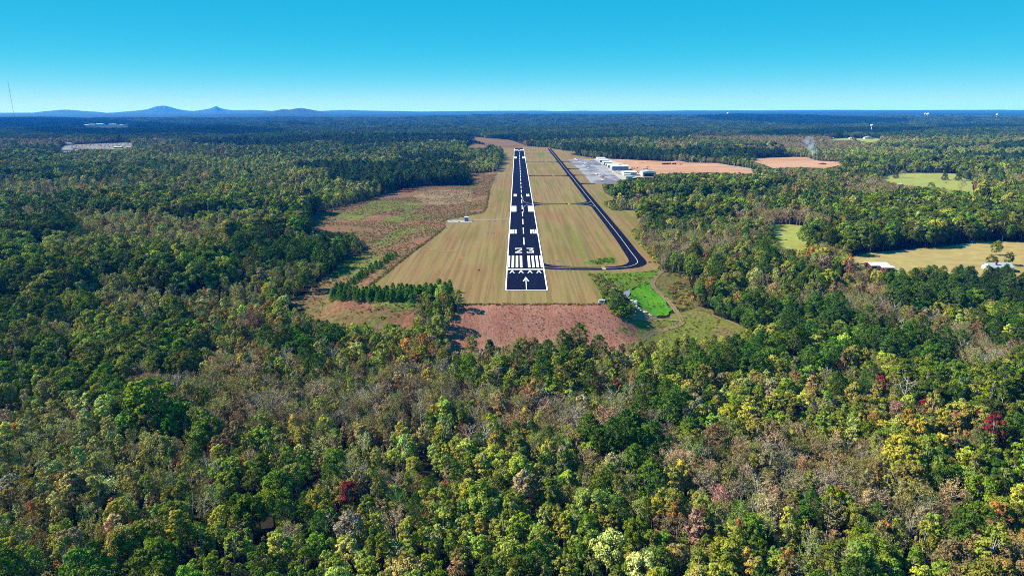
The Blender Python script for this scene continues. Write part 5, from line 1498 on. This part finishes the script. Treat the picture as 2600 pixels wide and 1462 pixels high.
Cc = (X, Y, height(X, Y)-1, pool[g.integers(0, len(pool), len(X))], np.stack([sc, sc, (.7+.75*vnoise(X, Y, 260, 61))*np.maximum(1, Y/7000)], -1),
      np.stack([0*X, 0*X, g.random(len(X))*6.283], -1), tint_of(ci, g)*np.array([.32,.46,.47]))  # distant crowns tinted darker and less red, haze tone put into their colour
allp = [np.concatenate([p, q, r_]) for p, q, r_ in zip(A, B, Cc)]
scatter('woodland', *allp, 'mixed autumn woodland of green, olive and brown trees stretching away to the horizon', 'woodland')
print('trees', len(A[0]), len(B[0]), len(Cc[0]))

# ------------------------------------------------------------------ trees built one by one
gR = np.random.default_rng(77)
NAMEK = dict(fieldtree='broadleaf_tree', oak='broadleaf_tree', poplar='broadleaf_tree', sapling='young_tree', thin='thin_tree', bare='bare_tree', pine='pine_tree', youngpine='young_pine')
def tree(kn, x, y, s, tint, wide=1.0, rot=None, z=None):
    v = KIND_MESH[kn]; tr, cr = v[gR.integers(0, len(v))]
    e = empty(NAMEK[kn], (x, y, hz(x, y) if z is None else z), gR.random()*6.283 if rot is None else rot)
    e.scale = (s*wide, s*wide, s)
    link('trunk', tr, e)
    c = link('crown', cr, e); c['tint'] = [float(q) for q in tint]
    return e
SHAPE = dict(oak='round tree', poplar='tall tree', sapling='slender tree', thin='sparse tree', bare='leafless tree', pine='tall pine', youngpine='bushy pine', fieldtree='round tree')
info = []
tn = tint_of(near['c'][order], gR)
for i, j in enumerate(order):
    info.append((px[j], py[j], KN[near['k'][j]], COLN[near['c'][j]], j, tn[i]))
bands = np.quantile([q[1] for q in info], [.34, .67])
groups = {}
for q in info:
    band = 0 if q[1] > bands[1] else (1 if q[1] > bands[0] else 2)
    third = min(3, int(q[0]//650))
    groups.setdefault((band, third, q[2], CW[q[3]]), []).append(q)
ORD = ['first','second','third','fourth','fifth','sixth','seventh','eighth','ninth','tenth','eleventh','twelfth']+['%dth' % k for k in range(13, 60)]
BW = ['along the bottom edge','just above the bottom edge','higher in the near wood']
TW = ['far left part','left centre part','right centre part','far right part']
for (band, third, kn, cw), lst in groups.items():
    lst.sort(key=lambda q: q[0])
    for i, q in enumerate(lst):
        j = q[4]
        e = tree(kn, near['x'][j], near['y'][j], near['s'][j], q[5], float(np.clip(1+.12*gR.normal(), .75, 1.3)))
        where = f'{BW[band]}, {TW[third]}'
        lab = f'{cw} {SHAPE[kn]} {where}'
        if len(lst) > 1: lab = f'{ORD[i]} {cw} {SHAPE[kn]} from left {where}'
        tag(e, lab, 'pine' if 'pine' in kn else 'tree', 'trees of the near wood')

def tree_at(pxx, pyy, kn, hgt, col, label, wide=1.0, group=None, v=1.0):
    x, y = P(pxx, pyy)
    t = np.array(COL[col])*v*np.exp(gR.normal()*.08)
    return tag(tree(kn, x, y, hgt/KIND_H[kn], t, wide), label, 'pine' if 'pine' in kn else 'tree', group)
for (a, b, kn, h_, c, lab, wd) in [(1428,921,'pine',20,'PG','left tall pine of the pair before the red bank',.9), (1444,924,'pine',18,'PG','pine with bare trunk just right of the left tall pine',.8), (1470,918,'pine',23,'PG','tallest rounded pine standing before the red bank',1.15),
      (1520,926,'pine',18,'PG','broad pine at the right of the tall pines before the bank',1.3), (1200,914,'poplar',16,'G2','dense green tree below the left part of the red bank',1.2), (1244,922,'youngpine',14,'PN','very dark cone shaped evergreen below the red bank',.95),
      (1326,915,'oak',15,'OL','olive round tree below the middle of the red bank',.9), (1352,914,'poplar',15,'BR','brownish tree at the right of the olive one below the bank',1.2), (1302,918,'thin',14,'TAN','pale thin tree in front of the middle of the red bank',1.1), (1409,928,'sapling',9,'RD','small crimson tree left of the bare pine trunks',1.2),
      (1253,905,'bare',13,'TAN','pale leafless tree against the red bank',1.0)]:
    tree_at(a, b, kn, h_, c, lab, wd)
for (a, b, kn, h_, c, lab, wd) in [(2345,1188,'fieldtree',13,'G2','lone green tree standing in the tan hay field',.85), (2440,1268,'fieldtree',11,'G1','dark tree beside the farmhouse roof in the hay field',.8), (2300,1290,'fieldtree',11,'G1','dark tree at the left of the farmhouse',.9),
      (1527,558,'youngpine',13,'PN','dark cone shaped tree at the upper left of the cattle pasture',1.2), (1580,556,'thin',15,'TAN','pale bare tree right of the dark cone in the pasture',1.5), (1925,572,'youngpine',14,'PN','dark conical tree in the upper middle of the cattle pasture',1.3),
      (2035,576,'youngpine',15,'PN','left one of two dark trees at the upper right of the pasture',1.2), (2102,580,'fieldtree',18,'PN','right wider one of two dark trees at the upper right of the pasture',.9), (2195,668,'fieldtree',11,'RD','dark red bushy tree at the right end of the pasture',1.1),
      (2060,664,'thin',17,'TAN','tall pale bare tree at the lower edge of the pasture',1.0), (1815,652,'fieldtree',12,'G2','round green tree at the lower middle of the pasture',1.0), (1900,712,'fieldtree',14,'G2','green round tree below the middle of the pasture',.9)]:
    q = Z7([(a, b)])[0]; tree_at(q[0], q[1], kn, h_, c, lab, wd)
big = [(392,1062,'fieldtree',24,'G2','big dark spreading tree alone among small ones at left',1.1), (2285,1175,'oak',17,'YL','bright golden yellow tree in the right wood',1.0), (2345,1045,'oak',13,'RD','left rounded red tree in the right wood',.8), (2430,1060,'thin',12,'RD','left crimson tree beside the dark gap at the right',1.2),
       (2475,1070,'oak',11,'RD','right crimson tree beside the dark gap at the right',.7), (2290,1010,'bare',17,'TAN','tall grey leafless tree in the right wood',1.2), (2080,1035,'bare',11,'TAN','white forked bare tree in the right wood',1.3), (2240,1130,'bare',12,'TAN','white bare trunk left of the golden yellow tree',1.0),
       (300,905,'thin',14,'YL','orange gold tree among dark green ones at left',1.3), (385,870,'thin',13,'RD','crimson streaked tree among dark trees at left',1.4), (2080,690,'thin',17,'MV','large dusky pink tree at the left corner of the hay field',1.5), (2034,684,'oak',10,'RD','dark crimson tree left of the dusky pink one',.8), (1420,1040,'bare',13,'TAN','tall silvery leafless tree in the middle of the brown wood',1.0), (1462,1060,'bare',13,'TAN','leaning bare pale tree right of the silvery one',1.3),
       (1560,1075,'bare',14,'TAN','white branched bare tree in the middle right of the brown wood',1.4)]
for (a, b, kn, h_, c, lab, wd) in big: tree_at(a, b+(42 if b > 860 else 18), kn, h_*1.15, c, lab, wd)
for (a, b, h_, lab) in [(2226,745,10,'brown leaved tree in front of the red barn'), (2268,742,9,'smaller brown tree in front of the lean-to')]:
    tree_at(a, b, 'oak', h_, 'BR', lab, 1.1)
for k in range(11):
    q = Z1([(2212+k*13+gR.uniform(-6,6), 868+k*7+gR.uniform(-8,8))])[0]
    tree_at(q[0], q[1], 'bare' if k % 2 else 'thin', gR.uniform(11, 15), 'TAN', 'pale trunked thin tree on the wood edge beside the taxiway bend', .8, 'pale trunked trees on the right wood edge')
# belt of young pines along the corner of the mown grass
pos = []
for yy, n in ((765, 28), (757, 28), (748, 28)):
    for i in range(n): pos.append((846+(1140-846)*i/(n-1)+gR.uniform(-4,4), yy+gR.uniform(-3,3)-(i/(n-1))*4, 'lower hedge'))
for i in range(46):
    t = i/45; pos.append((848+(1004-848)*t+gR.uniform(-3,3), 752+(651-752)*t+gR.uniform(-2,2)+(4 if i % 2 else -3), 'slanting hedge'))
cnt = {'lower hedge': 0, 'slanting hedge': 0}
for (a, b, w_) in sorted(pos):
    x, y = P(a, b); cnt[w_] += 1
    hgt = gR.uniform(5.5, 8.2) if w_ == 'lower hedge' else gR.uniform(4.0, 6.5)
    if a > 1090: hgt *= 1.2
    e = tree('youngpine', x, y, hgt/9, np.array((.085,.19,.018))*np.exp(gR.normal()*.18), 1.05)
    tag(e, 'bushy dark green young pine in the straight belt below the mown grass corner' if w_ == 'lower hedge' else 'low dark green young pine in the slanting belt along the mown grass edge', 'pine', 'young pines of the straight belt' if w_ == 'lower hedge' else 'young pines of the slanting belt')

# ------------------------------------------------------------------ undergrowth: bushes and tussocks nobody could count
g = np.random.default_rng(21)
def fill(poly, sp, dens, kindn, s0, s1, cols, wl=25, thr=.0, seed=1):
    p = np.array(poly); x0, y0 = p.min(0); x1, y1 = p.max(0)
    X, Y = np.meshgrid(np.arange(x0, x1, sp), np.arange(y0, y1, sp)); X = X.ravel()+g.uniform(-.5,.5,X.size)*sp; Y = Y.ravel()+g.uniform(-.5,.5,Y.size)*sp
    q = inside(p, X, Y) & (g.random(X.size) < dens) & (vnoise(X, Y, wl, seed) > thr)
    X, Y = X[q], Y[q]; n = len(X); pool = np.array(KIDX[kindn]); s = s0+(s1-s0)*g.random(n)**1.6
    ci = np.array([COLN.index(c) for c in cols])[g.integers(0, len(cols), n)]
    return X, Y, height(X, Y)+.5, pool[g.integers(0, len(pool), n)], np.stack([s*(.8+.5*g.random(n)), s*(.8+.5*g.random(n)), s*(.7+.4*g.random(n))], -1), np.stack([0*X,0*X,g.random(n)*6.28],-1), tint_of(ci, g)
U = [fill(SCRUB, 2.4, .45, 'bush', .25, .75, ['G2','OL','OL','YG'], 30, .58, 1), fill(SCRUB, 1.9, .40, 'tussock', .4, 1.0, ['TAN','BR','OL','TAN','BR'], 40, .30, 2), fill(SCRUB, 7, .08, 'bush', .6, 1.5, ['G2','G2','OL'], 60, .45, 3),
     fill(SLOPE, 1.6, .45, 'tussock', .2, .5, ['TAN','TAN','MV'], 18, .35, 4), fill(RSC, 2.4, .7, 'bush', .5, 1.7, ['OL','BR','G2','YG','OR'], 20, .30, 5), fill(WEEDS, 2.6, .6, 'bush', .3, .9, ['YG','OL','G2','BR'], 18, .35, 6),
     fill(BANK, 2.0, .6, 'bush', .3, .9, ['G2','G1','YG'], 14, .35, 7), fill(LUSH, 2.2, .35, 'tussock', .4, .8, ['G2','YG'], 10, .45, 8)]
SHRUB = PP(Z5([(110,200),(330,250),(450,370),(500,470),(640,650),(630,780),(520,790),(330,625),(240,430),(160,270)]))
U += [fill(SHRUB, 2.0, .85, 'bush', .8, 1.9, ['G1','G2','OL','BR'], 15, .15, 9)]
SH2 = PP(Z5([(380,470),(500,480),(640,650),(630,785),(520,795),(400,690),(340,600)]))
U += [fill(SH2, 2.4, .9, 'bush', 1.6, 3.0, ['G1','G1','G2'], 15, .0, 10)]
DIP = flat(Z1([(1700,930),(1800,908),(1880,900),(1890,940),(1760,952)])); U += [fill(DIP, 2.0, .8, 'bush', .5, 1.3, ['G1','G2','OL'], 9, .2, 11)]
# rough verge along the edges of the mown grass and the foot of the woods
def verge(pl, wd, sp, s0, s1, cols):
    q = jag(pl, sp, 0, 3); n = len(q); X = np.array([p[0] for p in q])+g.normal(size=n)*wd; Y = np.array([p[1] for p in q])+g.normal(size=n)*wd
    pool = np.array(KIDX['bush']); s = s0+(s1-s0)*g.random(n); ci = np.array([COLN.index(c) for c in cols])[g.integers(0, len(cols), n)]
    return X, Y, height(X, Y)+.3, pool[g.integers(0, 3, n)], np.stack([s,s,s*.9],-1), np.stack([0*X,0*X,g.random(n)*6.28],-1), tint_of(ci, g)
for pl in (Z1([(640,640),(700,612),(820,590),(932,568)]), Z1([(105,1108),(215,1024),(365,904),(505,800),(660,680)]), Z1([(935,570),(955,540),(970,460),(980,420)]), Z1([(780,1243),(1000,1242),(1400,1242),(1800,1242)])):
    pts = PP(pl); pts = pts + pts[-2:0:-1]
    U += [verge(pts, .7, 1.2, .5, 1.0, ['BR','OL','G1','BR'])]
for pl in (Z1([(1805,372),(1825,432),(1885,465)]), Z1([(1818,500),(1828,530),(1884,556)]), Z1([(2014,704),(2075,800),(2152,878),(2222,948)]), Z1([(2014,704),(2075,800),(2152,878),(2222,948)])):
    pts = PP(pl); pts = [(a+3.0, b) for a, b in pts] + [(a+7, b) for a, b in pts[::-1]]
    U += [verge(pts, 1.6, 1.0, .9, 2.6, ['G1','G2','OL','YG'])]
U = [np.concatenate(q) for q in zip(*U)]
scatter('undergrowth', *U, 'low bushes, weeds and dry tussocks scattered over the rough ground', 'undergrowth')
print('undergrowth', len(U[0]))

# ------------------------------------------------------------------ smoke and the haze over the land
def volume_mat(name, col, dens, noise=None, absorb=(0,0,0)):
    mt = bpy.data.materials.new(name); mt.use_nodes = True; t = mt.node_tree; t.nodes.clear()
    o = t.nodes.new('ShaderNodeOutputMaterial'); v = t.nodes.new('ShaderNodeVolumePrincipled')
    v.inputs['Color'].default_value = c4(col); v.inputs['Density'].default_value = dens; v.inputs['Anisotropy'].default_value = 0.0
    v.inputs['Absorption Color'].default_value = c4(absorb)
    t.links.new(v.outputs[0], o.inputs['Volume'])
    return mt
x, y = P(*Z7([(893,408)])[0])
sm = bmesh.new(); rr = random.Random(4)
m_smoke = volume_mat('smoke', (.30,.55,1.0), 1.0, absorb=(1,1,1))
t = m_smoke.node_tree; v_ = [n for n in t.nodes if n.type == 'PRINCIPLED_VOLUME'][0]
tc, nz, rp = t.nodes.new('ShaderNodeTexCoord'), t.nodes.new('ShaderNodeTexNoise'), t.nodes.new('ShaderNodeMapRange')
nz.inputs['Scale'].default_value = .10; nz.inputs['Detail'].default_value = 4
rp.inputs[1].default_value, rp.inputs[2].default_value, rp.inputs[3].default_value, rp.inputs[4].default_value = .45, .75, 0.0, .075
t.links.new(tc.outputs['Object'], nz.inputs['Vector']); t.links.new(nz.outputs['Fac'], rp.inputs[0]); t.links.new(rp.outputs[0], v_.inputs['Density'])
rings = []
for i in range(13):
    q = i/12; cxx, cyy, czz = x+2-26*q+3*math.sin(q*7), y+16+4*math.sin(q*5), 1+54*q; rad_ = (5.0+17*q**.8)*math.sqrt(max(.02, 1-q**4))
    rings.append([(cxx+rad_*math.cos(2*math.pi*k/16)*(1+.15*math.sin(3*k+i)), cyy+rad_*math.sin(2*math.pi*k/16), czz+1.5*math.sin(k*2+i)) for k in range(16)])
sb = MB().loft(rings).build('smoke', m_smoke)
tag(sb, 'blue grey smoke rising from a brush fire at the edge of the pale dirt field', 'smoke', kind='stuff')

HAZE = dict(dens=0.56e-4, col=(.012,.21,.95), absorb=(.8,.95,1))
m_haze = volume_mat('haze_air', HAZE['col'], HAZE['dens'], absorb=HAZE['absorb'])
zt = max(300, top+12)
hb = MB().box(-29500, 29500, -1600, 36500, -140, zt).build('haze', m_haze)
tag(hb, 'thin blue haze lying over the whole landscape', 'haze', kind='stuff')
